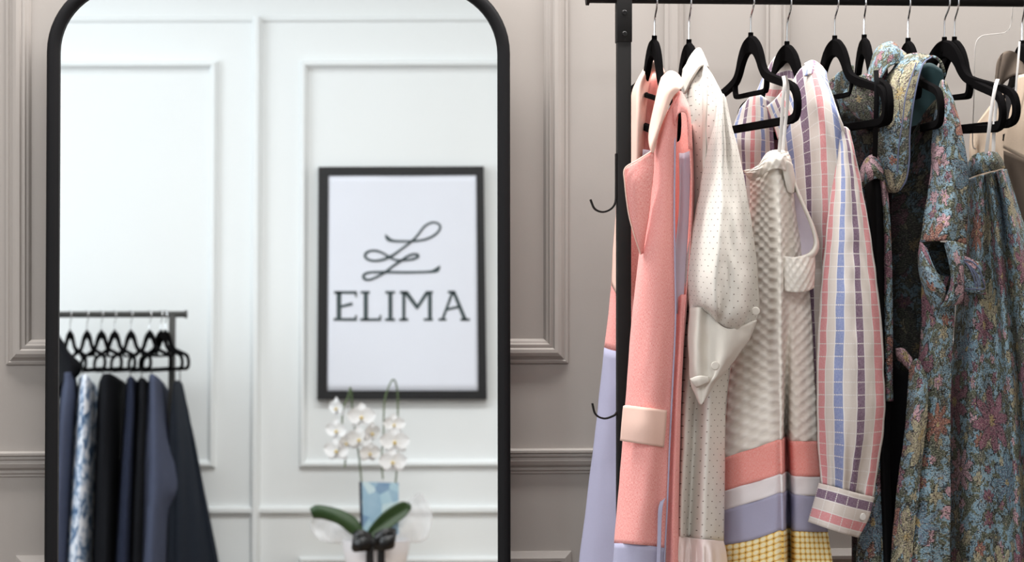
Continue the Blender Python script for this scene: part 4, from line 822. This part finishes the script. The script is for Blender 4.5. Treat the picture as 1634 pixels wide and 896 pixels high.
# --- striped shirt
def striped_shirt():
    g = garment('shirt', 'cream shirt with pink, blue and purple windowpane stripes and a long cuffed sleeve', 'shirt', 1257, 90); m = MAT; S = m['stripes']
    sheet('back', [[(1204, 160, 4.24), (1220, 118, 4.2), (1240, 88, 4.14), (1256, 84, 4.1), (1276, 92, 4.06)], [(1172, 200, 4.26), (1200, 190, 4.19), (1232, 180, 4.13), (1256, 180, 4.09), (1282, 180, 4.05)], [(1168, 260, 4.26), (1200, 260, 4.18), (1232, 260, 4.13), (1258, 260, 4.08), (1286, 260, 4.05)], [(1172, 420, 4.26), (1204, 420, 4.18), (1236, 420, 4.13), (1262, 420, 4.08), (1290, 420, 4.05)], [(1180, 700, 4.26), (1210, 700, 4.18), (1240, 700, 4.13), (1270, 700, 4.08), (1300, 700, 4.05)]], S, g, 36, 60, U=.2, folds=[(.008, 3, .2, .1, .4)], wr=.002)
    sheet('yoke', [[(1236, 100, 4.13), (1246, 84, 4.11), (1258, 82, 4.09), (1270, 92, 4.07), (1280, 104, 4.06)], [(1228, 130, 4.12), (1246, 128, 4.08), (1262, 126, 4.06), (1276, 132, 4.05), (1284, 140, 4.04)], [(1216, 170, 4.12), (1240, 175, 4.08), (1262, 178, 4.05), (1278, 180, 4.04), (1288, 184, 4.03)]], S, g, 24, 20, U=.2, swap=True, v0=.03, wr=.0012)
    sheet('far_front', [[(1180, 175, 4.22), (1204, 150, 4.16), (1226, 160, 4.1)], [(1168, 215, 4.22), (1200, 215, 4.14), (1234, 220, 4.08)], [(1172, 300, 4.22), (1200, 300, 4.14), (1236, 300, 4.08)], [(1176, 480, 4.22), (1204, 480, 4.14), (1240, 480, 4.08)]], S, g, 20, 40, U=.16, u0=.03, folds=[(.006, 2, 0, .1, .4)], wr=.002)
    sheet('front', [[(1240, 205, 4.03), (1258, 150, 4.0), (1276, 112, 3.98), (1294, 102, 3.95), (1308, 112, 3.90), (1321, 134, 3.86)],
                    [(1244, 215, 4.02), (1262, 200, 3.98), (1284, 180, 3.95), (1306, 160, 3.87), (1326, 168, 3.83), (1346, 203, 3.825)],
                    [(1248, 280, 4.02), (1268, 270, 3.98), (1290, 262, 3.945), (1312, 258, 3.89), (1334, 258, 3.85), (1360, 262, 3.90)],
                    [(1252, 420, 4.02), (1274, 420, 3.985), (1294, 420, 3.95), (1314, 420, 3.945), (1340, 420, 3.915), (1375, 420, 3.97)],
                    [(1258, 620, 4.02), (1280, 620, 3.985), (1300, 620, 3.955), (1318, 620, 3.95), (1345, 620, 3.92), (1385, 620, 3.98)],
                    [(1262, 800, 4.02), (1284, 800, 3.985), (1302, 800, 3.955), (1322, 800, 3.95), (1350, 800, 3.92), (1385, 800, 3.98)]], S, g, 50, 80, U=.15, u0=.02, folds=[(.006, 3.5, .2, .12, .5)], wr=.0018)
    sheet('collar', [[(1284, 102, 3.99), (1296, 97, 3.97), (1308, 104, 3.955), (1318, 116, 3.955)], [(1286, 108, 3.955), (1298, 106, 3.935), (1309, 114, 3.925), (1319, 124, 3.93)], [(1284, 122, 3.945), (1296, 118, 3.925), (1308, 124, 3.917), (1322, 138, 3.925)]], S, g, 20, 12, .003, U=.13, u0=.03, wr=.001)
    sheet('far_collar', [[(1224, 170, 4.05), (1238, 158, 4.03), (1254, 140, 4.01), (1268, 128, 4.0)], [(1236, 200, 4.03), (1248, 182, 4.005), (1262, 160, 3.99), (1276, 140, 3.98)], [(1242, 222, 4.02), (1256, 205, 3.99), (1270, 180, 3.97), (1282, 150, 3.965)]], S, g, 24, 14, .003, U=.2, u0=.01, wr=.001)
    sheet('sleeve', [[(1332, 216, 3.87), (1339, 205, 3.842), (1347, 202, 3.836), (1356, 208, 3.86)], [(1330, 250, 3.87), (1343, 247, 3.832), (1355, 247, 3.828), (1367, 252, 3.875)], [(1322, 340, 3.89), (1342, 340, 3.828), (1364, 340, 3.826), (1382, 342, 3.89)], [(1309, 470, 3.89), (1338, 470, 3.818), (1372, 470, 3.816), (1401, 470, 3.89)], [(1303, 600, 3.89), (1335, 600, 3.815), (1376, 600, 3.815), (1411, 600, 3.89)], [(1305, 690, 3.885), (1336, 692, 3.82), (1374, 694, 3.82), (1408, 690, 3.885)], [(1310, 772, 3.875), (1336, 778, 3.842), (1363, 785, 3.842), (1393, 791, 3.872)]], S, g, 54, 90, .0016, U=.128, u0=-.003, folds=[(.0035, 2.2, .1, .3, .7), (.005, 4.4, .35, .72, .97)], wr=.0022)
    sheet('cuff', [[(1307, 770, 3.87), (1335, 777, 3.836), (1364, 785, 3.836), (1394, 792, 3.868)], [(1299, 800, 3.87), (1326, 808, 3.832), (1356, 817, 3.832), (1386, 824, 3.868)], [(1290, 832, 3.87), (1316, 841, 3.834), (1346, 851, 3.834), (1369, 857, 3.866)]], S, g, 30, 16, .003, U=.11, u0=0, v0=.063, swap=True, wr=.0008)
    button(1376, 824, 3.852, .0062, m['ribbon'], g, (.5, -1, 0))
striped_shirt()

# --- jacquard dress with black lining (hanger with its rounded end showing)
def lined_jacquard():
    g = garment('dress', 'narrow jacquard dress showing its black lining, just right of the striped sleeve', 'dress', 1395, 250); m = MAT
    sheet('lining', [[(1378, 262, 4.0), (1392, 262, 3.93), (1408, 268, 3.94)], [(1380, 320, 4.0), (1396, 320, 3.93), (1412, 320, 3.94)], [(1382, 450, 4.0), (1398, 450, 3.93), (1414, 450, 3.94)], [(1388, 600, 4.0), (1404, 600, 3.93), (1420, 600, 3.94)], [(1396, 750, 4.0), (1408, 750, 3.93), (1420, 750, 3.94)], [(1404, 1000, 4.0), (1416, 1000, 3.93), (1430, 1000, 3.94)]], m['blacklining'], g, 14, 50, wr=.001)
    sheet('bodice_roll', [[(1374, 268, 3.95), (1384, 252, 3.935), (1396, 248, 3.93), (1408, 262, 3.945)], [(1373, 285, 3.93), (1385, 272, 3.905), (1398, 268, 3.9), (1411, 280, 3.93)], [(1375, 300, 3.93), (1386, 290, 3.91), (1398, 284, 3.91), (1412, 292, 3.935)]], m['jacquard_c'], g, 20, 14, .004, wr=.0025, wf=24)
    sheet('side_edge', [[(1404, 278, 3.935), (1409, 280, 3.925), (1414, 290, 3.94)], [(1410, 340, 3.935), (1414, 340, 3.925), (1419, 340, 3.94)], [(1412, 440, 3.935), (1417, 440, 3.925), (1423, 440, 3.94)], [(1412, 560, 3.935), (1418, 560, 3.925), (1424, 560, 3.94)], [(1413, 640, 3.935), (1418, 640, 3.925), (1424, 640, 3.94)]], m['jacquard_c'], g, 10, 50, .003, wr=.0012)
    sheet('front', [[(1366, 290, 4.0), (1374, 288, 3.96), (1380, 290, 3.97)], [(1374, 420, 4.0), (1382, 420, 3.96), (1388, 420, 3.97)], [(1384, 560, 4.0), (1394, 560, 3.95), (1400, 560, 3.97)], [(1380, 700, 4.0), (1402, 700, 3.945), (1410, 700, 3.96)], [(1372, 800, 4.0), (1396, 800, 3.935), (1412, 800, 3.95)], [(1362, 1000, 4.0), (1392, 1000, 3.93), (1416, 1000, 3.945)]], m['jacquard_c'], g, 16, 60, wr=.0015)
    cord('hanging_loop', [(1398, 112, 3.882), (1399, 140, 3.876), (1398, 190, 3.886), (1396, 252, 3.925)], .0042, m['blacklining'], g, 30, flat=(.3, 1, 0))
lined_jacquard()

# --- jacquard jacket with raised collar
def collar_jacket():
    g = garment('jacket', 'floral jacquard jacket with its collar turned up and a mauve flower by the neck', 'jacket', 1380, 90); m = MAT
    sheet('collar', [[(1376, 142, 4.04), (1386, 108, 4.02), (1402, 76, 4.0), (1424, 68, 4.0), (1442, 84, 4.02)], [(1374, 150, 4.0), (1386, 124, 3.965), (1403, 92, 3.95), (1424, 80, 3.95), (1446, 88, 3.97)], [(1376, 165, 3.99), (1388, 150, 3.95), (1404, 125, 3.935), (1420, 106, 3.935), (1440, 100, 3.955)]], m['jacquard_b'], g, 26, 18, .004, wr=.002)
    sheet('front', [[(1345, 150, 4.03), (1362, 130, 3.985), (1380, 118, 3.955), (1398, 122, 3.95), (1416, 110, 3.97)], [(1347, 165, 4.02), (1364, 160, 3.975), (1382, 160, 3.95), (1400, 160, 3.948), (1416, 160, 3.97)], [(1366, 186, 4.01), (1376, 192, 3.975), (1390, 196, 3.955), (1402, 200, 3.952), (1416, 200, 3.97)]], m['jacquard'], g, 26, 22, .003, u0=.33, v0=.07, wr=.0015)
    sheet('shoulder', [[(1316, 140, 4.18), (1336, 118, 4.12), (1360, 104, 4.06)], [(1322, 165, 4.17), (1342, 150, 4.11), (1362, 140, 4.05)], [(1334, 190, 4.16), (1350, 185, 4.1), (1366, 180, 4.05)]], m['jacquard_b'], g, 16, 16, .003, wr=.0015)
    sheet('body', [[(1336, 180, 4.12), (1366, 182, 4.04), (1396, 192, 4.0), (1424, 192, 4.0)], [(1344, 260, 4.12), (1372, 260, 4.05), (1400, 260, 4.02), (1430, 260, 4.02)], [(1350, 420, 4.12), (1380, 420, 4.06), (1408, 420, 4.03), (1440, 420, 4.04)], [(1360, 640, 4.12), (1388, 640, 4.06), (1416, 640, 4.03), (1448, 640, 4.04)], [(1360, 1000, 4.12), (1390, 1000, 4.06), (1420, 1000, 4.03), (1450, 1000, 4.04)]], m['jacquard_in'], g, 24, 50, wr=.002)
collar_jacket()

# --- jacquard coat
def jacquard_coat():
    g = garment('coat', 'floral jacquard coat with a braid-trimmed collar and a cuffed short sleeve', 'coat', 1449, 90); m = MAT
    # near collar half running down as a broad rounded lapel
    sheet('collar', [[(1424, 112, 3.98), (1440, 92, 3.965), (1462, 86, 3.955), (1484, 90, 3.95)], [(1412, 130, 3.96), (1430, 118, 3.93), (1450, 108, 3.915), (1472, 102, 3.92)], [(1406, 170, 3.95), (1424, 165, 3.915), (1442, 160, 3.90), (1459, 150, 3.905)], [(1402, 220, 3.95), (1418, 220, 3.91), (1436, 220, 3.895), (1451, 210, 3.90)], [(1404, 260, 3.95), (1418, 262, 3.91), (1436, 264, 3.895), (1450, 255, 3.90)], [(1410, 290, 3.945), (1421, 296, 3.915), (1434, 296, 3.90), (1447, 284, 3.902)], [(1420, 306, 3.935), (1426, 306, 3.92), (1432, 305, 3.912), (1438, 300, 3.91)]], m['jacquard_b'], g, 30, 50, .004, u0=.11, v0=.05, wr=.0016)
    cord('braid', [(1486, 91, 3.944), (1472, 104, 3.913), (1460, 150, 3.90), (1452, 210, 3.895), (1451, 255, 3.895), (1446, 286, 3.897), (1436, 303, 3.907)], .0014, m['piping'], g, 60)
    cord('braid', [(1462, 100, 3.91), (1446, 150, 3.895), (1440, 195, 3.888), (1434, 235, 3.887), (1432, 275, 3.893)], .0012, m['piping'], g, 50)
    sheet('far_collar', [[(1478, 92, 4.0), (1492, 92, 3.965), (1502, 104, 3.955), (1508, 122, 3.96)], [(1474, 94, 3.975), (1488, 90, 3.945), (1500, 97, 3.938), (1507, 112, 3.942)]], m['jacquard_b'], g, 16, 6, .004, wr=.0008)
    sheet('neck_inside', [[(1462, 112, 4.02), (1482, 100, 4.01), (1504, 112, 3.985)], [(1454, 160, 4.03), (1480, 160, 4.02), (1508, 160, 3.985)], [(1448, 240, 4.03), (1478, 240, 4.02), (1510, 240, 3.985)], [(1444, 330, 4.03), (1476, 330, 4.02), (1510, 330, 3.985)]], m['teal'], g, 14, 24, wr=.0015)
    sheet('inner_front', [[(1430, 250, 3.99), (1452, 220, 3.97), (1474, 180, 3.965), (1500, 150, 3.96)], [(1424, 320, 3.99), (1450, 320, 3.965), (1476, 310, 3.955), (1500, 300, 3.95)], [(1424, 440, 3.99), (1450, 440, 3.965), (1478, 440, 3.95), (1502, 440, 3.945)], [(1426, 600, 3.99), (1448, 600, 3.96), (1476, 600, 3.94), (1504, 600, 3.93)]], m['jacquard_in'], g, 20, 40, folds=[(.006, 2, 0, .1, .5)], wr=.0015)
    sheet('sleeve', [[(1498, 150, 3.92), (1504, 128, 3.905), (1510, 132, 3.90), (1516, 146, 3.91)], [(1490, 200, 3.92), (1502, 190, 3.885), (1516, 188, 3.88), (1531, 196, 3.91)], [(1486, 270, 3.915), (1502, 265, 3.872), (1522, 265, 3.868), (1543, 272, 3.91)], [(1478, 330, 3.905), (1500, 330, 3.858), (1522, 330, 3.855), (1543, 335, 3.905)], [(1468, 386, 3.90), (1492, 384, 3.85), (1514, 384, 3.85), (1542, 390, 3.90)]], m['jacquard'], g, 36, 50, .003, u0=.02, v0=.6, folds=[(.005, 2, .1, .3, .8)], wr=.0022)
    # the sleeve opening: lower front flap, dark inside, hanging rear edge
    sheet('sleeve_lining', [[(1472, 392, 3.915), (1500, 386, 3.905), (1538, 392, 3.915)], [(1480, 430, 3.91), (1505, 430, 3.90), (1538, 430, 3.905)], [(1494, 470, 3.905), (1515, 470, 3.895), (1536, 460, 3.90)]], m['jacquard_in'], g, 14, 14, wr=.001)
    sheet('sleeve_flap', [[(1468, 386, 3.898), (1472, 388, 3.875), (1480, 396, 3.866)], [(1464, 410, 3.90), (1474, 415, 3.86), (1492, 430, 3.856)], [(1467, 440, 3.90), (1482, 450, 3.857), (1508, 458, 3.852)], [(1478, 470, 3.895), (1490, 475, 3.862), (1506, 476, 3.858)], [(1489, 494, 3.885), (1494, 494, 3.872), (1500, 488, 3.868)]], m['jacquard_c'], g, 20, 24, .003, u0=.4, v0=.1, wr=.0022)
    sheet('sleeve_edge', [[(1507, 388, 3.852), (1516, 384, 3.845), (1542, 390, 3.895)], [(1515, 420, 3.857), (1524, 420, 3.848), (1541, 420, 3.895)], [(1518, 450, 3.857), (1526, 450, 3.848), (1539, 450, 3.89)], [(1510, 474, 3.86), (1521, 476, 3.85), (1536, 474, 3.885)], [(1500, 490, 3.87), (1514, 488, 3.86), (1530, 484, 3.88)]], m['jacquard'], g, 18, 24, .003, u0=.6, v0=.2, wr=.0016)
    sheet('front', [[(1470, 420, 3.93), (1488, 430, 3.905), (1506, 440, 3.895), (1526, 440, 3.905)], [(1470, 520, 3.935), (1486, 520, 3.905), (1502, 520, 3.892), (1522, 520, 3.905)], [(1462, 600, 3.935), (1480, 600, 3.90), (1498, 600, 3.888), (1518, 600, 3.905)], [(1446, 700, 3.935), (1468, 700, 3.895), (1490, 700, 3.884), (1516, 700, 3.905)], [(1434, 800, 3.935), (1456, 800, 3.89), (1484, 800, 3.88), (1516, 800, 3.905)], [(1422, 900, 3.935), (1444, 900, 3.885), (1478, 900, 3.876), (1516, 900, 3.905)], [(1414, 1010, 3.935), (1436, 1010, 3.885), (1474, 1010, 3.876), (1516, 1010, 3.905)]], m['jacquard'], g, 40, 80, u0=.2, v0=.9, folds=[(.005, 1.8, .2, .1, .6)], wr=.0018)
    sheet('front_edge', [[(1452, 586, 3.90), (1464, 572, 3.875), (1470, 580, 3.872)], [(1450, 620, 3.90), (1464, 610, 3.865), (1479, 606, 3.87)], [(1444, 680, 3.90), (1460, 680, 3.86), (1479, 660, 3.868)], [(1434, 760, 3.90), (1452, 760, 3.865), (1468, 760, 3.872)], [(1424, 880, 3.90), (1440, 880, 3.868), (1456, 880, 3.872)], [(1416, 1010, 3.90), (1432, 1010, 3.868), (1448, 1010, 3.872)]], m['jacquard_b'], g, 22, 60, .003, wr=.0018)
    sheet('waist_tie', [[(1430, 556, 3.945), (1442, 556, 3.93), (1456, 572, 3.92)], [(1431, 566, 3.94), (1442, 568, 3.922), (1455, 584, 3.915)], [(1434, 574, 3.945), (1442, 580, 3.93), (1453, 592, 3.92)]], m['jacquard_c'], g, 10, 8, .003, wr=.001)
    sheet('lining', [[(1416, 560, 3.99), (1436, 590, 3.965), (1456, 592, 3.95)], [(1416, 680, 3.99), (1432, 680, 3.965), (1448, 680, 3.95)], [(1414, 780, 3.99), (1428, 780, 3.965), (1440, 780, 3.95)], [(1412, 1000, 3.99), (1420, 1000, 3.965), (1430, 1000, 3.95)]], m['blacklining'], g, 10, 30, wr=.001)
jacquard_coat()

# --- pleated jacquard skirt
def jacquard_skirt():
    g = garment('skirt', 'pleated floral jacquard skirt hanging by white loops at the right of the rack', 'skirt', 1575, 240); m = MAT; J = m['jacquard_c']
    sheet('waistband', [[(1546, 258, 4.0), (1556, 247, 3.93), (1570, 243, 3.905), (1584, 243, 3.90), (1590, 244, 3.94)], [(1546, 270, 3.99), (1557, 262, 3.92), (1572, 258, 3.895), (1588, 256, 3.888), (1598, 256, 3.93)], [(1546, 284, 4.0), (1558, 279, 3.93), (1574, 274, 3.903), (1590, 270, 3.896), (1602, 268, 3.94)]], m['jacquard'], g, 26, 12, .004, wr=.0015)
    Y = (4.04, 3.945, 3.925, 3.94, 3.905, 3.94, 3.90, 3.945, 4.05)
    rr = lambda *pts: [(a, b, y) for (a, b), y in zip(pts, Y)]
    sheet('pleats', [rr((1543, 286), (1552, 284), (1562, 280), (1572, 278), (1580, 275), (1588, 274), (1596, 271), (1602, 270), (1606, 270)),
                     rr((1541, 330), (1552, 330), (1566, 330), (1578, 328), (1588, 328), (1597, 326), (1608, 325), (1616, 325), (1622, 325)),
                     rr((1536, 400), (1552, 400), (1566, 400), (1582, 400), (1594, 400), (1604, 400), (1622, 400), (1634, 400), (1646, 400)),
                     rr((1526, 500), (1546, 500), (1566, 500), (1588, 500), (1602, 500), (1614, 500), (1634, 500), (1650, 500), (1666, 500)),
                     rr((1518, 620), (1540, 620), (1566, 620), (1594, 620), (1614, 620), (1624, 620), (1644, 620), (1664, 620), (1682, 620)),
                     rr((1516, 760), (1540, 760), (1570, 760), (1602, 760), (1622, 760), (1632, 760), (1654, 760), (1676, 760), (1696, 760)),
                     rr((1514, 1010), (1540, 1010), (1572, 1010), (1608, 1010), (1630, 1010), (1642, 1010), (1666, 1010), (1690, 1010), (1710, 1010))], J, g, 80, 100, .003, u0=.3, v0=.2, folds=[(.003, 5, .2, .2, .8)], wr=.0016)
    sheet('pocket_flap', [[(1518, 396, 3.90), (1534, 405, 3.892), (1552, 414, 3.888), (1569, 420, 3.905)], [(1520, 430, 3.897), (1536, 434, 3.888), (1553, 440, 3.885), (1571, 444, 3.903)], [(1522, 462, 3.90), (1538, 464, 3.892), (1554, 467, 3.889), (1573, 470, 3.907)]], m['jacquard_b'], g, 24, 16, .004, u0=.5, v0=.3, wr=.0012)
    for k in (0, 7, 13):
        cord('braid', [(1535+k, 414+k*.7, 3.884), (1545+k*.8, 424+k*.7, 3.882), (1553+k*.6, 440, 3.88), (1558+k*.5, 458-k*.2, 3.881)], .0013, m['piping'], g, 24)
    cord('braid', [(1537, 414, 3.884), (1550, 417, 3.882), (1562, 428, 3.88), (1568, 446, 3.885), (1571, 460, 3.895), (1556, 461, 3.881), (1540, 460, 3.884)], .0013, m['piping'], g, 40)
    for pts in ([(1592, 126, 3.888), (1588, 140, 3.874), (1582, 175, 3.874), (1578, 210, 3.88), (1573, 250, 3.90)], [(1592, 126, 3.888), (1593, 145, 3.905), (1588, 180, 3.91), (1586, 210, 3.908), (1585, 250, 3.905)]):
        cord('hanging_loop', pts, .003, m['ribbon'], g, 30, flat=(.5, 1, 0))
jacquard_skirt()

# --- beige top at the right edge
def beige_top():
    g = garment('blouse', 'plain beige linen top at the right picture edge', 'top', 1628, 90); m = MAT
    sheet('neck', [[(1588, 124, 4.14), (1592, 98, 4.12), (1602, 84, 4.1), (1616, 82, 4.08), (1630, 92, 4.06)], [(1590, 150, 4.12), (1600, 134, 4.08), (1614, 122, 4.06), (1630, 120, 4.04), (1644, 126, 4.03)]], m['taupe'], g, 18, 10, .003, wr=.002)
    sheet('back', [[(1548, 210, 4.24), (1566, 186, 4.22), (1588, 160, 4.19), (1612, 138, 4.14), (1650, 130, 4.08)], [(1546, 240, 4.24), (1568, 235, 4.22), (1592, 230, 4.18), (1616, 230, 4.14), (1652, 230, 4.08)], [(1550, 300, 4.24), (1572, 300, 4.22), (1596, 300, 4.18), (1622, 300, 4.14), (1660, 300, 4.08)], [(1556, 420, 4.24), (1580, 420, 4.22), (1604, 420, 4.18), (1630, 420, 4.14), (1670, 420, 4.08)]], m['beige'], g, 24, 30, folds=[(.008, 3, .2, .1, .4)], wr=.002)
    sheet('front', [[(1626, 120, 4.0), (1640, 118, 3.99), (1660, 120, 3.98), (1690, 140, 3.95)], [(1612, 180, 4.0), (1634, 180, 3.985), (1660, 180, 3.97), (1696, 190, 3.95)], [(1600, 236, 4.0), (1628, 250, 3.985), (1660, 266, 3.97), (1700, 285, 3.95)]], m['beige'], g, 20, 20, .003, wr=.0018)
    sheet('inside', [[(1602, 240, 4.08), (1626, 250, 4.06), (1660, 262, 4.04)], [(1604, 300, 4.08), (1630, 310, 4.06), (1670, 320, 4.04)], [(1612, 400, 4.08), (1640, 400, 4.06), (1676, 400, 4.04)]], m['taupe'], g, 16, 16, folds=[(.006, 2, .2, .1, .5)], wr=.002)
    sheet('scarf', [[(1606, 150, 4.03), (1618, 140, 4.01), (1634, 132, 4.0)], [(1606, 170, 4.03), (1618, 166, 4.01), (1632, 160, 4.0)], [(1608, 196, 4.03), (1618, 196, 4.01), (1628, 192, 4.0)]], m['grey_knit'], g, 12, 12, .002, wr=.0025)
    cord('hanging_loop', [(1627, 66, 3.99), (1625, 95, 3.985), (1622, 130, 3.985), (1619, 190, 3.99)], .0018, m['ribbon'], g, 20, flat=(.3, 1, 0))
beige_top()

# --- clear acrylic divider hooked on the rail
def divider():
    y = 4.1; root = thing('size_divider', 'clear acrylic divider plate hooked over the rail behind the hangers at the right', 'divider', P(1613, 30, y))
    o = [(1616, -6), (1615, 22), (1612, 42), (1603, 52), (1580, 55), (1566, 58), (1557, 70), (1555, 100), (1554, 160), (1552, 228), (1558, 238), (1600, 240), (1690, 240), (1702, 232), (1702, 72), (1695, 58), (1680, 54), (1660, 52), (1650, 42), (1648, 22), (1647, -6)]
    V = [P(a, b, y-.0012) for a, b in o]+[P(a, b, y+.0012) for a, b in o]; N = len(o)
    finish('plate', V, [tuple(range(N)), tuple(reversed(range(N, 2*N)))]+[(k, k+N, (k+1) % N+N, (k+1) % N) for k in range(N)], MAT['acrylic'], root, False)
    q = catmull([P(a, b, y) for a, b in o[:11]], 90); mb = MB(); mb.tube(q, .0009, 6); mb.build('edge', MAT['acrylic_edge'], root)
    mb = MB(); mb.box(P(1556.5, 140, y-.0018), P(1558.5, 130, y-.0014)); mb.box(P(1556.5, 140, y-.0018), P(1564, 138.3, y-.0014)); mb.build('letter', MAT['blacklining'], root, False)
divider()
